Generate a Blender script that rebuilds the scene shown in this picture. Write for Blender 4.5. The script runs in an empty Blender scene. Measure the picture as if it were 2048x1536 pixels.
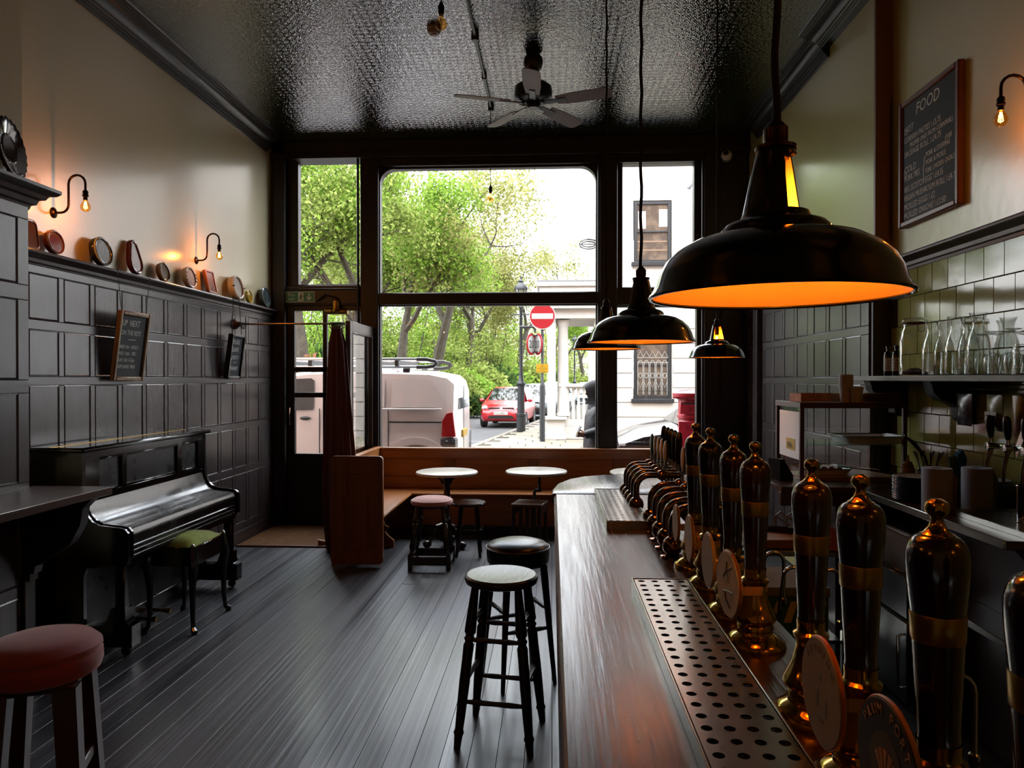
import bpy, bmesh, math, random
from math import sin, cos, pi, radians, atan, sqrt
from mathutils import Matrix, Vector
R = random.Random(7)
S = bpy.context.scene
COL = S.collection
# ---------------------------------------------------------------- camera, sky, exposure
FPX = 1440.0; CAMZ = 1.65; PSI = atan(79/FPX); TH = atan(10/FPX)
cam = bpy.data.cameras.new('camera'); cam.sensor_width = 36; cam.lens = FPX/2048*36; cam.clip_start = .02; cam.clip_end = 400
camo = bpy.data.objects.new('camera', cam); COL.objects.link(camo)
camo.location = (0, 0, CAMZ); camo.rotation_euler = (pi/2-TH, 0, PSI); S.camera = camo
S.view_settings.view_transform = 'Standard'; S.view_settings.look = 'None'; S.view_settings.gamma = 1
S.view_settings.use_curve_mapping = False
S.view_settings.exposure = 2.35
SKY_STRENGTH = 2.6
BULB_W = .8
S.cycles.use_denoising = True; S.cycles.max_bounces = 10; S.cycles.diffuse_bounces = 5; S.cycles.glossy_bounces = 5
S.cycles.transmission_bounces = 8; S.cycles.transparent_max_bounces = 24
S.cycles.caustics_reflective = False; S.cycles.caustics_refractive = False; S.cycles.sample_clamp_indirect = 6
S.cycles.adaptive_threshold = .02
w = bpy.data.worlds.new('overcast_sky'); S.world = w; w.use_nodes = True
nt = w.node_tree; N = nt.nodes; L = nt.links; N.clear()
tc = N.new('ShaderNodeTexCoord'); sep = N.new('ShaderNodeSeparateXYZ'); L.new(tc.outputs['Generated'], sep.inputs[0])
nz = N.new('ShaderNodeTexNoise'); nz.inputs['Scale'].default_value = 3.2; nz.inputs['Detail'].default_value = 6
mp = N.new('ShaderNodeMapping'); mp.inputs['Scale'].default_value = (1, 1, 2.6); L.new(tc.outputs['Generated'], mp.inputs[0]); L.new(mp.outputs[0], nz.inputs['Vector'])
cr = N.new('ShaderNodeValToRGB'); cr.color_ramp.elements[0].position = .36; cr.color_ramp.elements[0].color = (.42, .5, .6, 1)
cr.color_ramp.elements[1].position = .58; cr.color_ramp.elements[1].color = (1, 1, 1, 1); L.new(nz.outputs[0], cr.inputs[0])
el = N.new('ShaderNodeMapRange'); el.inputs['From Min'].default_value = 0; el.inputs['From Max'].default_value = 1
el.inputs['To Min'].default_value = .45; el.inputs['To Max'].default_value = 1.15; L.new(sep.outputs['Z'], el.inputs[0])
mu = N.new('ShaderNodeMath'); mu.operation = 'MULTIPLY'; mu.inputs[1].default_value = SKY_STRENGTH; L.new(el.outputs[0], mu.inputs[0])
bg = N.new('ShaderNodeBackground'); L.new(cr.outputs[0], bg.inputs[0]); L.new(mu.outputs[0], bg.inputs[1])
wo = N.new('ShaderNodeOutputWorld'); L.new(bg.outputs[0], wo.inputs[0])
def portal(x0, x1, z0, z1, y):
    l = bpy.data.lights.new('window_portal', 'AREA'); l.shape = 'RECTANGLE'; l.size = x1-x0; l.size_y = z1-z0; l.cycles.is_portal = True
    o = bpy.data.objects.new('window_portal', l); COL.objects.link(o); o.location = ((x0+x1)/2, y, (z0+z1)/2); o.rotation_euler = (-pi/2, 0, 0)
for a in ((-2.86, -2.14, 2.72, 4.12), (-1.92, .49, 2.62, 4.0), (-1.92, .49, .88, 2.47), (.78, 1.56, 2.66, 4.02), (.71, 1.58, .88, 2.44), (-2.9, -2.2, .8, 2.42)):
    portal(*a, 8.2)
# ---------------------------------------------------------------- pixel -> world (2048x1536 photograph)
FW = Vector((-sin(PSI)*cos(TH), cos(PSI)*cos(TH), -sin(TH))); RT = Vector((cos(PSI), sin(PSI), 0)); UP = RT.cross(FW); C0 = Vector((0, 0, CAMZ))
def ray(x, y): return FW+RT*((x-1024)/FPX)+UP*((768-y)/FPX)
def atZ(x, y, z): d = ray(x, y); return C0+d*((z-CAMZ)/d.z)
def atY(x, y, v): d = ray(x, y); return C0+d*(v/d.y)
def atX(x, y, v): d = ray(x, y); return C0+d*(v/d.x)
# ---------------------------------------------------------------- materials
def lin(h):
    h = h.lstrip('#'); r = []
    for i in (0, 2, 4):
        c = int(h[i:i+2], 16)/255; r.append(c/12.92 if c <= .04045 else ((c+.055)/1.055)**2.4)
    return (*r, 1)
MATS = {}
def mat(name, col, rough=.5, metal=0, spec=.5, bump=None, var=None, st=(1, 1, 1), coat=0, sheen=0, emit=None, es=0, island=0, alpha=1, coord='Object', rvar=None):
    """bump=(scale,strength,distance); var=(scale, colour2, lo, hi)"""
    if name in MATS: return MATS[name]
    m = bpy.data.materials.new(name); m.use_nodes = True; MATS[name] = m
    n = m.node_tree.nodes; l = m.node_tree.links; b = n['Principled BSDF']
    b.inputs['Base Color'].default_value = lin(col); b.inputs['Roughness'].default_value = rough; b.inputs['Metallic'].default_value = metal
    b.inputs['Specular IOR Level'].default_value = spec; b.inputs['Coat Weight'].default_value = coat; b.inputs['Coat Roughness'].default_value = .15
    b.inputs['Sheen Weight'].default_value = sheen
    if emit: b.inputs['Emission Color'].default_value = lin(emit); b.inputs['Emission Strength'].default_value = es
    if bump or var or rvar:
        t = n.new('ShaderNodeTexCoord'); mp = n.new('ShaderNodeMapping'); mp.inputs['Scale'].default_value = st
        l.new(t.outputs[coord], mp.inputs[0])
        oi = n.new('ShaderNodeObjectInfo'); ml = n.new('ShaderNodeMath'); ml.operation = 'MULTIPLY'; ml.inputs[1].default_value = 37
        l.new(oi.outputs['Random'], ml.inputs[0]); l.new(ml.outputs[0], mp.inputs['Location'])
    out = None
    if var:
        z = n.new('ShaderNodeTexNoise'); z.inputs['Scale'].default_value = var[0]; z.inputs['Detail'].default_value = 7; z.inputs['Roughness'].default_value = .6
        l.new(mp.outputs[0], z.inputs['Vector'])
        r = n.new('ShaderNodeValToRGB'); r.color_ramp.elements[0].position = var[2]; r.color_ramp.elements[1].position = var[3]
        r.color_ramp.elements[0].color = lin(col); r.color_ramp.elements[1].color = lin(var[1]); l.new(z.outputs[0], r.inputs[0]); out = r.outputs[0]
    if island:
        g = n.new('ShaderNodeNewGeometry'); h = n.new('ShaderNodeHueSaturation')
        q = n.new('ShaderNodeMapRange'); q.inputs['To Min'].default_value = 1-island; q.inputs['To Max'].default_value = 1+island
        l.new(g.outputs['Random Per Island'], q.inputs[0]); l.new(q.outputs[0], h.inputs['Value'])
        if out: l.new(out, h.inputs['Color'])
        else: h.inputs['Color'].default_value = lin(col)
        out = h.outputs[0]
    if out: l.new(out, b.inputs['Base Color'])
    if rvar:
        z = n.new('ShaderNodeTexNoise'); z.inputs['Scale'].default_value = rvar[0]; z.inputs['Detail'].default_value = 5; l.new(mp.outputs[0], z.inputs['Vector'])
        q = n.new('ShaderNodeMapRange'); q.inputs['From Min'].default_value = .3; q.inputs['From Max'].default_value = .7
        q.inputs['To Min'].default_value = rvar[1]; q.inputs['To Max'].default_value = rvar[2]; l.new(z.outputs[0], q.inputs[0]); l.new(q.outputs[0], b.inputs['Roughness'])
    if bump:
        z = n.new('ShaderNodeTexNoise'); z.inputs['Scale'].default_value = bump[0]; z.inputs['Detail'].default_value = 6; l.new(mp.outputs[0], z.inputs['Vector'])
        u = n.new('ShaderNodeBump'); u.inputs['Strength'].default_value = bump[1]; u.inputs['Distance'].default_value = bump[2]
        l.new(z.outputs[0], u.inputs['Height']); l.new(u.outputs[0], b.inputs['Normal'])
    return m
def glassmat(name, col=(1, 1, 1, 1), refl=.04, rough=.0, pw=4.5):
    """thin clear glass: see-through with a Fresnel sheen"""
    m = bpy.data.materials.new(name); m.use_nodes = True; n = m.node_tree.nodes; l = m.node_tree.links; n.clear()
    t = n.new('ShaderNodeBsdfTransparent'); t.inputs[0].default_value = col
    g = n.new('ShaderNodeBsdfGlossy'); g.inputs['Roughness'].default_value = rough
    f = n.new('ShaderNodeLayerWeight'); f.inputs[0].default_value = .5
    p = n.new('ShaderNodeMath'); p.operation = 'POWER'; p.inputs[1].default_value = pw; l.new(f.outputs['Facing'], p.inputs[0])
    a = n.new('ShaderNodeMath'); a.operation = 'MULTIPLY_ADD'; a.inputs[1].default_value = 1-refl; a.inputs[2].default_value = refl; l.new(p.outputs[0], a.inputs[0])
    x = n.new('ShaderNodeMixShader'); l.new(a.outputs[0], x.inputs[0]); l.new(t.outputs[0], x.inputs[1]); l.new(g.outputs[0], x.inputs[2])
    o = n.new('ShaderNodeOutputMaterial'); l.new(x.outputs[0], o.inputs[0]); MATS[name] = m; return m
def leafmat(name, c1, c2):
    m = bpy.data.materials.new(name); m.use_nodes = True; n = m.node_tree.nodes; l = m.node_tree.links; n.clear()
    g = n.new('ShaderNodeNewGeometry'); r = n.new('ShaderNodeValToRGB'); r.color_ramp.elements[0].color = lin(c1); r.color_ramp.elements[1].color = lin(c2)
    l.new(g.outputs['Random Per Island'], r.inputs[0])
    d = n.new('ShaderNodeBsdfDiffuse'); t = n.new('ShaderNodeBsdfTranslucent'); x = n.new('ShaderNodeMixShader'); x.inputs[0].default_value = .45
    l.new(r.outputs[0], d.inputs[0]); l.new(r.outputs[0], t.inputs[0]); l.new(d.outputs[0], x.inputs[1]); l.new(t.outputs[0], x.inputs[2])
    o = n.new('ShaderNodeOutputMaterial'); l.new(x.outputs[0], o.inputs[0]); MATS[name] = m; return m
def ceilmat():
    m = mat('embossed_green_gloss', '#14271b', .09, spec=.5); n = m.node_tree.nodes; l = m.node_tree.links; b = n['Principled BSDF']; b.inputs['IOR'].default_value = 2.8
    t = n.new('ShaderNodeTexCoord'); outs = []
    for sc, off in ((14.8, 0), (33, .3), (70, .1)):
        mp = n.new('ShaderNodeMapping'); mp.inputs['Location'].default_value = (off, off, 0); l.new(t.outputs['Object'], mp.inputs[0])
        v = n.new('ShaderNodeTexVoronoi'); v.inputs['Scale'].default_value = sc*.5; v.inputs['Randomness'].default_value = 0 if sc < 60 else .8; l.new(mp.outputs[0], v.inputs['Vector'])
        s = n.new('ShaderNodeMath'); s.operation = 'MULTIPLY'; s.inputs[1].default_value = 26 if sc < 60 else 10; l.new(v.outputs['Distance'], s.inputs[0])
        q = n.new('ShaderNodeMath'); q.operation = 'SINE'; l.new(s.outputs[0], q.inputs[0]); outs.append(q.outputs[0])
    a = n.new('ShaderNodeMath'); l.new(outs[0], a.inputs[0]); l.new(outs[1], a.inputs[1])
    a2 = n.new('ShaderNodeMath'); l.new(a.outputs[0], a2.inputs[0]); l.new(outs[2], a2.inputs[1])
    u = n.new('ShaderNodeBump'); u.inputs['Strength'].default_value = .5; u.inputs['Distance'].default_value = .0007; l.new(a2.outputs[0], u.inputs['Height']); l.new(u.outputs[0], b.inputs['Normal']); l.new(u.outputs[0], b.inputs['Coat Normal'])
    return m
WOODP = mat('dark_painted_wood', '#38302f', .27, spec=.7, bump=(7, .2, .004), st=(3.5, 3.5, .6), var=(3, '#443c3d', .35, .7))
WOODPY = mat('dark_painted_rail', '#38302f', .28, spec=.7, bump=(7, .2, .004), st=(3.5, .6, 3.5), var=(3, '#443c3d', .35, .7))
PLAST = mat('cream_gloss_plaster', '#d8cda9', .24, spec=.7, coat=.6, bump=(14, .14, .01), var=(1.3, '#d1c6a2', .2, .9))
PLASTG = mat('olive_cream_gloss_plaster', '#bfb77e', .24, spec=.7, coat=.6, bump=(14, .13, .01), var=(1.3, '#b8b078', .2, .9))
FRAME = mat('black_brown_joinery', '#1a1413', .42, bump=(12, .2, .003), st=(5, 5, .8))
FLOORM = mat('black_painted_board', '#2f3036', .36, spec=.65, coat=.2, bump=(9, .55, .005), st=(5, .5, 5), var=(2.2, '#54545a', .45, .8), rvar=(2.2, .3, .55))
FLOORB = mat('black_subfloor', '#0c0b0b', .8)
TILE = mat('green_cream_tile', '#94904f', .07, spec=.6, bump=(2.5, .1, .01), var=(1.2, '#8a8648', .3, .7))
GROUT = mat('dark_grout', '#3a352b', .9)
GLASS = glassmat('window_glass')
PINE = mat('varnished_pine', '#ab6c36', .35, bump=(8, .2, .002), st=(.6, 7, 7), var=(2.4, '#8c5325', .35, .7))
PINEY = mat('varnished_pine_y', '#ab6c36', .35, bump=(8, .2, .002), st=(7, .6, 7), var=(2.4, '#8c5325', .35, .7))
PINED = mat('varnished_pine_upright', '#8a5529', .38, bump=(8, .2, .002), st=(7, 7, .6), var=(2.4, '#70421c', .35, .7))
BLACK = mat('black_lacquer', '#060607', .13, spec=.6, coat=.4)
DARKW = mat('dark_stained_wood', '#2a1a13', .33, bump=(10, .2, .002), st=(5, 5, .7), var=(3, '#1d110c', .35, .7))
MAHOG = mat('mahogany_varnish', '#240c08', .14, spec=.6, coat=.6, st=(9, 9, .8), var=(4, '#170604', .35, .7))
BARTOP = mat('worn_bar_wood', '#3f2418', .25, spec=.7, bump=(9, .35, .002), st=(9, .45, 9), var=(2.6, '#28150e', .35, .72), rvar=(5, .2, .3))
BRASS = mat('polished_brass', '#b08a3a', .12, metal=1)
BRASSB = mat('brushed_brass', '#a8853f', .32, metal=1)
COPPER = mat('polished_copper_brass', '#7d6350', .12, metal=1)
CHROME = mat('chrome', '#c9c9c9', .1, metal=1)
STEEL = mat('scratched_steel', '#b4b2ac', .24, metal=1, bump=(30, .12, .002), st=(1, .2, 1), var=(9, '#98958d', .4, .7))
IRON = mat('black_iron', '#0b0b0c', .38, metal=0, spec=.6)
BRONZE = mat('aged_bronze', '#2a1a12', .35, metal=.8)
PLASTIC = mat('black_plastic', '#0a0a0b', .25)
WHITEP = mat('white_plastic', '#d8d6d0', .4)
CHALK = mat('chalkboard_black', '#23262a', .75, var=(5, '#2c2f33', .35, .7))
CHALKW = mat('chalk_white', '#cfcfc8', .9)
PAPER = mat('white_paper', '#c9c7c4', .85)
VELPINK = mat('rose_velvet', '#a84a5c', .8, sheen=.6, bump=(60, .15, .003), var=(5, '#86393f', .35, .7))
VELPALE = mat('pale_rose_velvet', '#c78980', .8, sheen=.5, var=(6, '#b57870', .35, .7))
VELGREEN = mat('lime_velvet', '#8a9a24', .8, sheen=.1, var=(6, '#697624', .35, .7), bump=(60, .15, .003))
VELRED = mat('crimson_velvet', '#45070f', .75, sheen=.7)
LEATHER = mat('black_leather', '#0e0f11', .3, bump=(90, .1, .002))
MARBLE = mat('white_marble', '#d5d0c4', .22, var=(4, '#a8a193', .55, .75), bump=(20, .05, .001))
ENAMELB = mat('black_enamel', '#080908', .1, spec=.6, coat=.3)
ENAMELW = mat('cream_enamel', '#efc796', .3)
FILAMENT = mat('glowing_filament', '#ffb050', .5, emit='#ff9a30', es=40)
BULBG = glassmat('amber_bulb_glass', (1, .72, .36, 1), .04)
CLEAR = glassmat('clear_glassware', (.96, .975, .965, 1), .07, .03, 2.4)
MAP = MATS
# ---------------------------------------------------------------- mesh builder
class M:
    def __init__(s): s.v = []; s.f = []; s.T = None
    def add(s, vs, fs):
        o = len(s.v)
        if s.T is not None: vs = [tuple(s.T @ Vector(p)) for p in vs]
        s.v += vs; s.f += [tuple(i+o for i in f) for f in fs]; return s
    def box(s, x0, x1, y0, y1, z0, z1, b=0):
        if b <= 0:
            return s.add([(x, y, z) for z in (z0, z1) for y in (y0, y1) for x in (x0, x1)], [(0, 2, 3, 1), (4, 5, 7, 6), (0, 1, 5, 4), (2, 6, 7, 3), (0, 4, 6, 2), (1, 3, 7, 5)])
        b = min(b, (x1-x0)*.49, (y1-y0)*.49, (z1-z0)*.49)
        lo = (x0, y0, z0); hi = (x1, y1, z1); vs = []; ix = {}
        for sx in (0, 1):
            for sy in (0, 1):
                for sz in (0, 1):
                    c = (sx, sy, sz)
                    for a in range(3):
                        p = [(hi[k]-(b if k != a else 0)) if c[k] else (lo[k]+(b if k != a else 0)) for k in range(3)]
                        ix[(c, a)] = len(vs); vs.append(tuple(p))
        fs = []
        for a in range(3):
            u, v = [k for k in range(3) if k != a]
            for sd in (0, 1):
                q = []
                for (i, j) in ((0, 0), (1, 0), (1, 1), (0, 1)):
                    c = [0, 0, 0]; c[a] = sd; c[u] = i; c[v] = j; q.append(ix[(tuple(c), a)])
                fs.append(tuple(q))
            for i in (0, 1):
                for j in (0, 1):
                    c0 = [0, 0, 0]; c1 = [0, 0, 0]; c0[u] = c1[u] = i; c0[v] = c1[v] = j; c0[a] = 0; c1[a] = 1
                    fs.append((ix[(tuple(c0), u)], ix[(tuple(c1), u)], ix[(tuple(c1), v)], ix[(tuple(c0), v)]))
        for sx in (0, 1):
            for sy in (0, 1):
                for sz in (0, 1): fs.append(tuple(ix[((sx, sy, sz), a)] for a in range(3)))
        return s.add(vs, fs)
    def lathe(s, prof, n=24, c=(0, 0, 0), ax='z', a0=0, a1=2*pi):
        full = abs(a1-a0-2*pi) < 1e-6; k = n if full else n+1; vs = []; fs = []
        def P(r, h, a):
            x, y = r*cos(a), r*sin(a)
            return {'z': (c[0]+x, c[1]+y, c[2]+h), 'x': (c[0]+h, c[1]+x, c[2]+y), 'y': (c[0]+x, c[1]+h, c[2]+y)}[ax]
        rings = []
        for r, h in prof:
            if r < 1e-6: rings.append([len(vs)]); vs.append(P(0, h, 0))
            else: rings.append(list(range(len(vs), len(vs)+k))); vs += [P(r, h, a0+(a1-a0)*i/n) for i in range(k)]
        for A, B in zip(rings, rings[1:]):
            for i in range(n):
                j = (i+1) % k
                if len(A) == 1 and len(B) == 1: continue
                if len(A) == 1: fs.append((A[0], B[i], B[j]))
                elif len(B) == 1: fs.append((A[i], A[j], B[0]))
                else: fs.append((A[i], A[j], B[j], B[i]))
        return s.add(vs, fs)
    def tube(s, pts, r, n=8, cap=True, closed=False):
        P = [Vector(p) for p in pts]; m = len(P); vs = []; fs = []; nrm = None
        for i, p in enumerate(P):
            if closed: t = P[(i+1) % m]-P[i-1]
            else: t = P[min(i+1, m-1)]-P[max(i-1, 0)]
            t = t.normalized() if t.length > 1e-9 else Vector((0, 0, 1))
            if nrm is None:
                nrm = t.orthogonal().normalized()
                if abs(t.z) < .95: nrm = t.cross(Vector((0, 0, 1))).normalized()
            nrm = (nrm-t*nrm.dot(t)).normalized(); bn = t.cross(nrm)
            rr = r[i] if isinstance(r, (list, tuple)) else r
            vs += [tuple(p+(nrm*cos(2*pi*k/n)+bn*sin(2*pi*k/n))*rr) for k in range(n)]
        for i in range(m if closed else m-1):
            a = i*n; b = ((i+1) % m)*n
            for k in range(n): j = (k+1) % n; fs.append((a+k, a+j, b+j, b+k))
        if cap and not closed: fs += [tuple(range(n-1, -1, -1)), tuple(range((m-1)*n, m*n))]
        return s.add(vs, fs)
    def prism(s, poly, d0, d1, ax='y'):
        """poly in the two other axes: ax y -> (x,z), x -> (y,z), z -> (x,y)"""
        n = len(poly)
        def P(p, d): return {'y': (p[0], d, p[1]), 'x': (d, p[0], p[1]), 'z': (p[0], p[1], d)}[ax]
        vs = [P(p, d0) for p in poly]+[P(p, d1) for p in poly]
        fs = [tuple(range(n)), tuple(range(2*n-1, n-1, -1))]+[(i, (i+1) % n, n+(i+1) % n, n+i) for i in range(n)]
        return s.add(vs, fs)
    def ball(s, c, r, n=16, k=8):
        if not isinstance(r, (tuple, list)): r = (r, r, r)
        o = s.T; t = Matrix.Translation(c) @ Matrix.Diagonal((*r, 1)); s.T = t if o is None else o @ t
        s.lathe([(sin(pi*i/k) if 0 < i < k else 0, -cos(pi*i/k)) for i in range(k+1)], n); s.T = o; return s
    def quad(s, a, b, c, d): return s.add([a, b, c, d], [(0, 1, 2, 3)])
    def mesh(s, name, m, fix=True):
        me = bpy.data.meshes.new(name); me.from_pydata(s.v, [], s.f)
        if fix:
            bm = bmesh.new(); bm.from_mesh(me); bmesh.ops.recalc_face_normals(bm, faces=bm.faces)
            for f in bm.faces: f.smooth = True
            for e in bm.edges:
                if len(e.link_faces) == 2 and e.calc_face_angle(0) > .62: e.smooth = False
            bm.to_mesh(me); bm.free()
        if m: me.materials.append(m)
        return me
    def obj(s, name, m, parent=None, loc=(0, 0, 0), rot=(0, 0, 0), kind=None, label=None, fix=True):
        return link(name, s.mesh(name, m, fix), parent, loc, rot, kind, label)
def link(name, me, parent=None, loc=(0, 0, 0), rot=(0, 0, 0), kind=None, label=None, scale=None):
    o = bpy.data.objects.new(name, me); COL.objects.link(o); o.parent = parent; o.location = loc; o.rotation_euler = rot
    if kind: o['kind'] = kind
    if label: o['label'] = label
    if scale: o.scale = scale
    return o
def tag(o, label, cat, group=None):
    o['label'] = label; o['category'] = cat
    if group: o['group'] = group
    return o
def thing(name, label, cat, loc=(0, 0, 0), rz=0, group=None, rot=None):
    return tag(link(name, None, None, loc, rot or (0, 0, rz)), label, cat, group)
def dup(root, loc, rz=None, label=None, group=None):
    def rec(o, par):
        c = o.copy(); COL.objects.link(c); c.parent = par
        for ch in list(o.children): rec(ch, c)
        return c
    r = rec(root, None); r.location = loc
    if rz is not None: r.rotation_euler = (0, 0, rz)
    if label: r['label'] = label
    if group: r['group'] = group
    return r
def text(body, size, m, parent, loc, rot, name='lettering', align='LEFT', ex=.0004, sx=1, shear=0):
    c = bpy.data.curves.new(name, 'FONT'); c.body = body; c.size = size; c.extrude = ex; c.align_x = align; c.space_line = 1.05; c.shear = shear; c.resolution_u = 2
    o = bpy.data.objects.new(name, c); me = bpy.data.meshes.new_from_object(o); bpy.data.objects.remove(o); bpy.data.curves.remove(c)
    me.name = name; me.materials.clear(); me.materials.append(m); o = link(name, me, parent, loc, rot); o.scale = (sx, 1, 1); return o
def arc(cx, cy, r, a0, a1, n=6): return [(cx+r*cos(a0+(a1-a0)*i/n), cy+r*sin(a0+(a1-a0)*i/n)) for i in range(n+1)]
def rrect(x0, x1, y0, y1, r, n=4):
    return arc(x1-r, y1-r, r, 0, pi/2, n)+arc(x0+r, y1-r, r, pi/2, pi, n)+arc(x0+r, y0+r, r, pi, 1.5*pi, n)+arc(x1-r, y0+r, r, 1.5*pi, 2*pi, n)
def struct(name, m, mm, parent=None, **k): return m.obj(name, mm, parent, kind='structure', **k)
# ================================================================ ROOM SHELL
XL, XR, XA, FY, CZ = -3.13, 2.13, 2.25, 8.0, 4.30
fl = struct('floor', M().box(-3.4, 2.6, -3, 8.2, -.2, -.014), FLOORB)
um = M().box(-.0597, .0597, 0, 1, -.014, 0, .0012).mesh('floor_plank', FLOORM)
x = XL+.06; i = 0
while x < .62:
    cuts = sorted([-.4]+[R.uniform(.6, 7.2) for _ in range(R.choice((0, 0, 0, 1)))]+[8.0])
    for a, b in zip(cuts, cuts[1:]):
        if b-a > .25: link('floor_plank', um, fl, (x, a+.0015, R.uniform(-.0012, 0)), (0, 0, 0), None, None, (1, b-a-.003, 1))
    x += .1205; i += 1
struct('ceiling', M().box(-3.4, 2.6, -3, 8.2, CZ, 4.5), ceilmat())
wl = struct('wall_left', M().box(-3.4, XL-.012, -3, 8.2, 0, CZ), PLAST)
wr = struct('wall_right', M().box(XR+.012, 2.7, 4.92, 8.2, 0, CZ), PLASTG)
wa = struct('wall_alcove', M().box(XA, 2.7, -3, 4.92, 0, CZ), PLASTG)
struct('wall_back', M().box(-3.4, 2.7, -3.2, -3, 0, CZ), PLAST)
ROWS = ((2.01, 2.29), (1.665, 1.95), (1.215, 1.61), (.765, 1.155), (.2, .70))
RAILS = ((2.29, 2.34), (1.95, 2.01), (1.61, 1.665), (1.155, 1.215), (.70, .765), (.14, .2))
def panelmesh(wd, h):
    m = M(); a, b = wd/2, h
    o = [(.022, -a, 0), (.022, a, 0), (.022, a, b), (.022, -a, b)]; q = [(.026, -a+.007, .008), (.026, a-.007, .008), (.026, a-.007, b-.007), (.026, -a+.007, b-.007)]
    c = [(.0, -a+.014, .034), (.0, a-.014, .034), (.0, a-.014, b-.016), (.0, -a+.014, b-.016)]
    vs = o+q+c; fs = []
    for r in (0, 4):
        for k in range(4): fs.append((r+k, r+(k+1) % 4, r+4+(k+1) % 4, r+4+k))
    fs.append((8, 9, 10, 11)); fs.append((3, 2, 1, 0)); return m.add(vs, fs).mesh('panel', WOODP)
def wainscot(par, xw, sgn, cols, y0, y1, stiles, pw, rows=ROWS, rails=RAILS):
    rz = 0 if sgn > 0 else pi
    ms = [panelmesh(pw, b-a) for a, b in rows]
    for yc in cols:
        for (a, b), me in zip(rows, ms): link('panel', me, par, (xw, yc, a), (0, 0, rz))
    for a, b in rails:
        M().box(min(0, sgn*.024), max(0, sgn*.024), y0, y1, a, b, .003).obj('rail', WOODPY, par, (xw, 0, 0))
    for a, b in stiles:
        for (za, zb) in rows: M().box(min(0, sgn*.024), max(0, sgn*.024), a, b, za, zb, .003).obj('stile', WOODP, par, (xw, 0, 0))
DADO = [(0, 2.335), (.02, 2.335), (.025, 2.35), (.04, 2.355), (.045, 2.375), (.06, 2.38), (.075, 2.395), (.092, 2.402), (.095, 2.412), (.09, 2.42), (0, 2.42)]
def run(name, prof, x, sgn, y0, y1, m, par=None, kind='structure'):
    return M().prism([(sgn*a, b) for a, b in prof], y0, y1, 'y').obj(name, m, par, (x, 0, 0), kind=kind)
PIT = .3115; cols = [4.27+PIT*k for k in range(-1, 12)]
wainscot(wl, XL-.012, 1, cols, 3.7, 7.97, [(c+PIT/2-.024, c+PIT/2+.024) for c in cols], PIT-.048)
run('dado_rail', DADO, XL-.012, 1, 3.72, 7.98, WOODPY, wl, None)
run('baseboard_left', [(0, 0), (.03, 0), (.03, .12), (.022, .13), (.02, .142), (0, .145)], XL-.012, 1, 3.7, 7.97, WOODPY)
CORN = [(0, 4.15), (.018, 4.15), (.022, 4.163), (.034, 4.165), (.038, 4.18), (.05, 4.182), (.055, 4.196), (.066, 4.2), (.075, 4.225), (.095, 4.247), (.125, 4.26), (.14, 4.262), (.143, 4.274), (.157, 4.276), (.16, 4.286), (.178, 4.288), (.185, 4.3), (0, 4.3)]
CORNM = mat('dark_cornice_paint', '#26282a', .3, bump=(8, .2, .003), st=(5, .6, 5))
run('trim_1', CORN, XL-.012, 1, -3, 7.78, CORNM)
# chimney breast, panelled, at the near left
wb = struct('wall_breast', M().box(-3.2, -2.835, -3, 3.72, 0, CZ), PLAST)
ROWB = ((2.15, 2.5), (1.645, 2.07), (1.10, 1.575), (.56, 1.0), (.2, .5)); RAILB = ((2.5, 2.57), (2.07, 2.15), (1.575, 1.645), (1.0, 1.1), (.5, .56), (.0, .2))
wainscot(wb, -2.818, 1, [3.44, 3.03, 2.62], 2.4, 3.71, [(3.63, 3.71), (3.21, 3.26), (2.8, 2.85)], .38, ROWB, RAILB)
M().box(-2.835, -2.818, -3, 3.71, 0, 2.57).obj('panel_backing', WOODP, wb)
BC = [(0, 2.555), (.02, 2.555), (.03, 2.58), (.05, 2.585), (.06, 2.61), (.085, 2.615), (.1, 2.635), (.13, 2.64), (.15, 2.655), (.15, 2.672), (0, 2.672)]
m = M(); rings = []
for (a, z) in BC: rings.append([(-2.82+a, -1, z), (-2.82+a, 3.71+a*.6, z), (-3.1, 3.71+a*.6, z)])
vs = [p for r in rings for p in r]; fs = []
for k in range(len(rings)-1):
    for j in range(2): fs.append((k*3+j, k*3+j+1, k*3+4+j, k*3+3+j))
fs += [tuple(k*3 for k in range(len(rings))), ((len(rings)-1)*3, (len(rings)-1)*3+1, (len(rings)-1)*3+2)]
m.add(vs, fs).obj('breast_cornice', WOODPY, wb)
# right wall panelling
rc = [5.195, 5.5, 5.82, 6.22, 6.555, 6.86, 7.165]; pw = .262
e = [c-pw/2 for c in rc]+[c+pw/2 for c in rc]
st = [(4.94, rc[0]-pw/2)]+[(a+pw/2, b-pw/2) for a, b in zip(rc, rc[1:])]+[(rc[-1]+pw/2, 7.4)]
wainscot(wr, XR+.012, -1, rc, 4.94, 7.4, st, pw)
wainscot(wr, XR+.012, -1, [7.7], 7.55, 7.97, [(7.53, 7.57), (7.83, 7.97)], pw)
M().box(2.07, XR+.012, 7.4, 7.55, 0, 2.36, .004).obj('pilaster', WOODP, wr)
run('dado_rail', DADO, XR+.012, -1, 4.93, 7.98, WOODPY, wr, None)
M().box(XR, XA+.02, 4.9, 4.935, 0, 2.36, .004).obj('end_board', FRAME, wr)
M().box(XR+.01, XA+.02, 4.9, 4.925, 2.36, CZ).obj('end_plaster', mat('shaded_brown_plaster', '#6d4d35', .5), wr)  # end face in shadow; its shade is painted in as darker brown
run('trim_2', [(a*.9, 4.3-(4.3-b)*1.1) for a, b in CORN], XR+.012, -1, 5.7, 7.6, CORNM)
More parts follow.
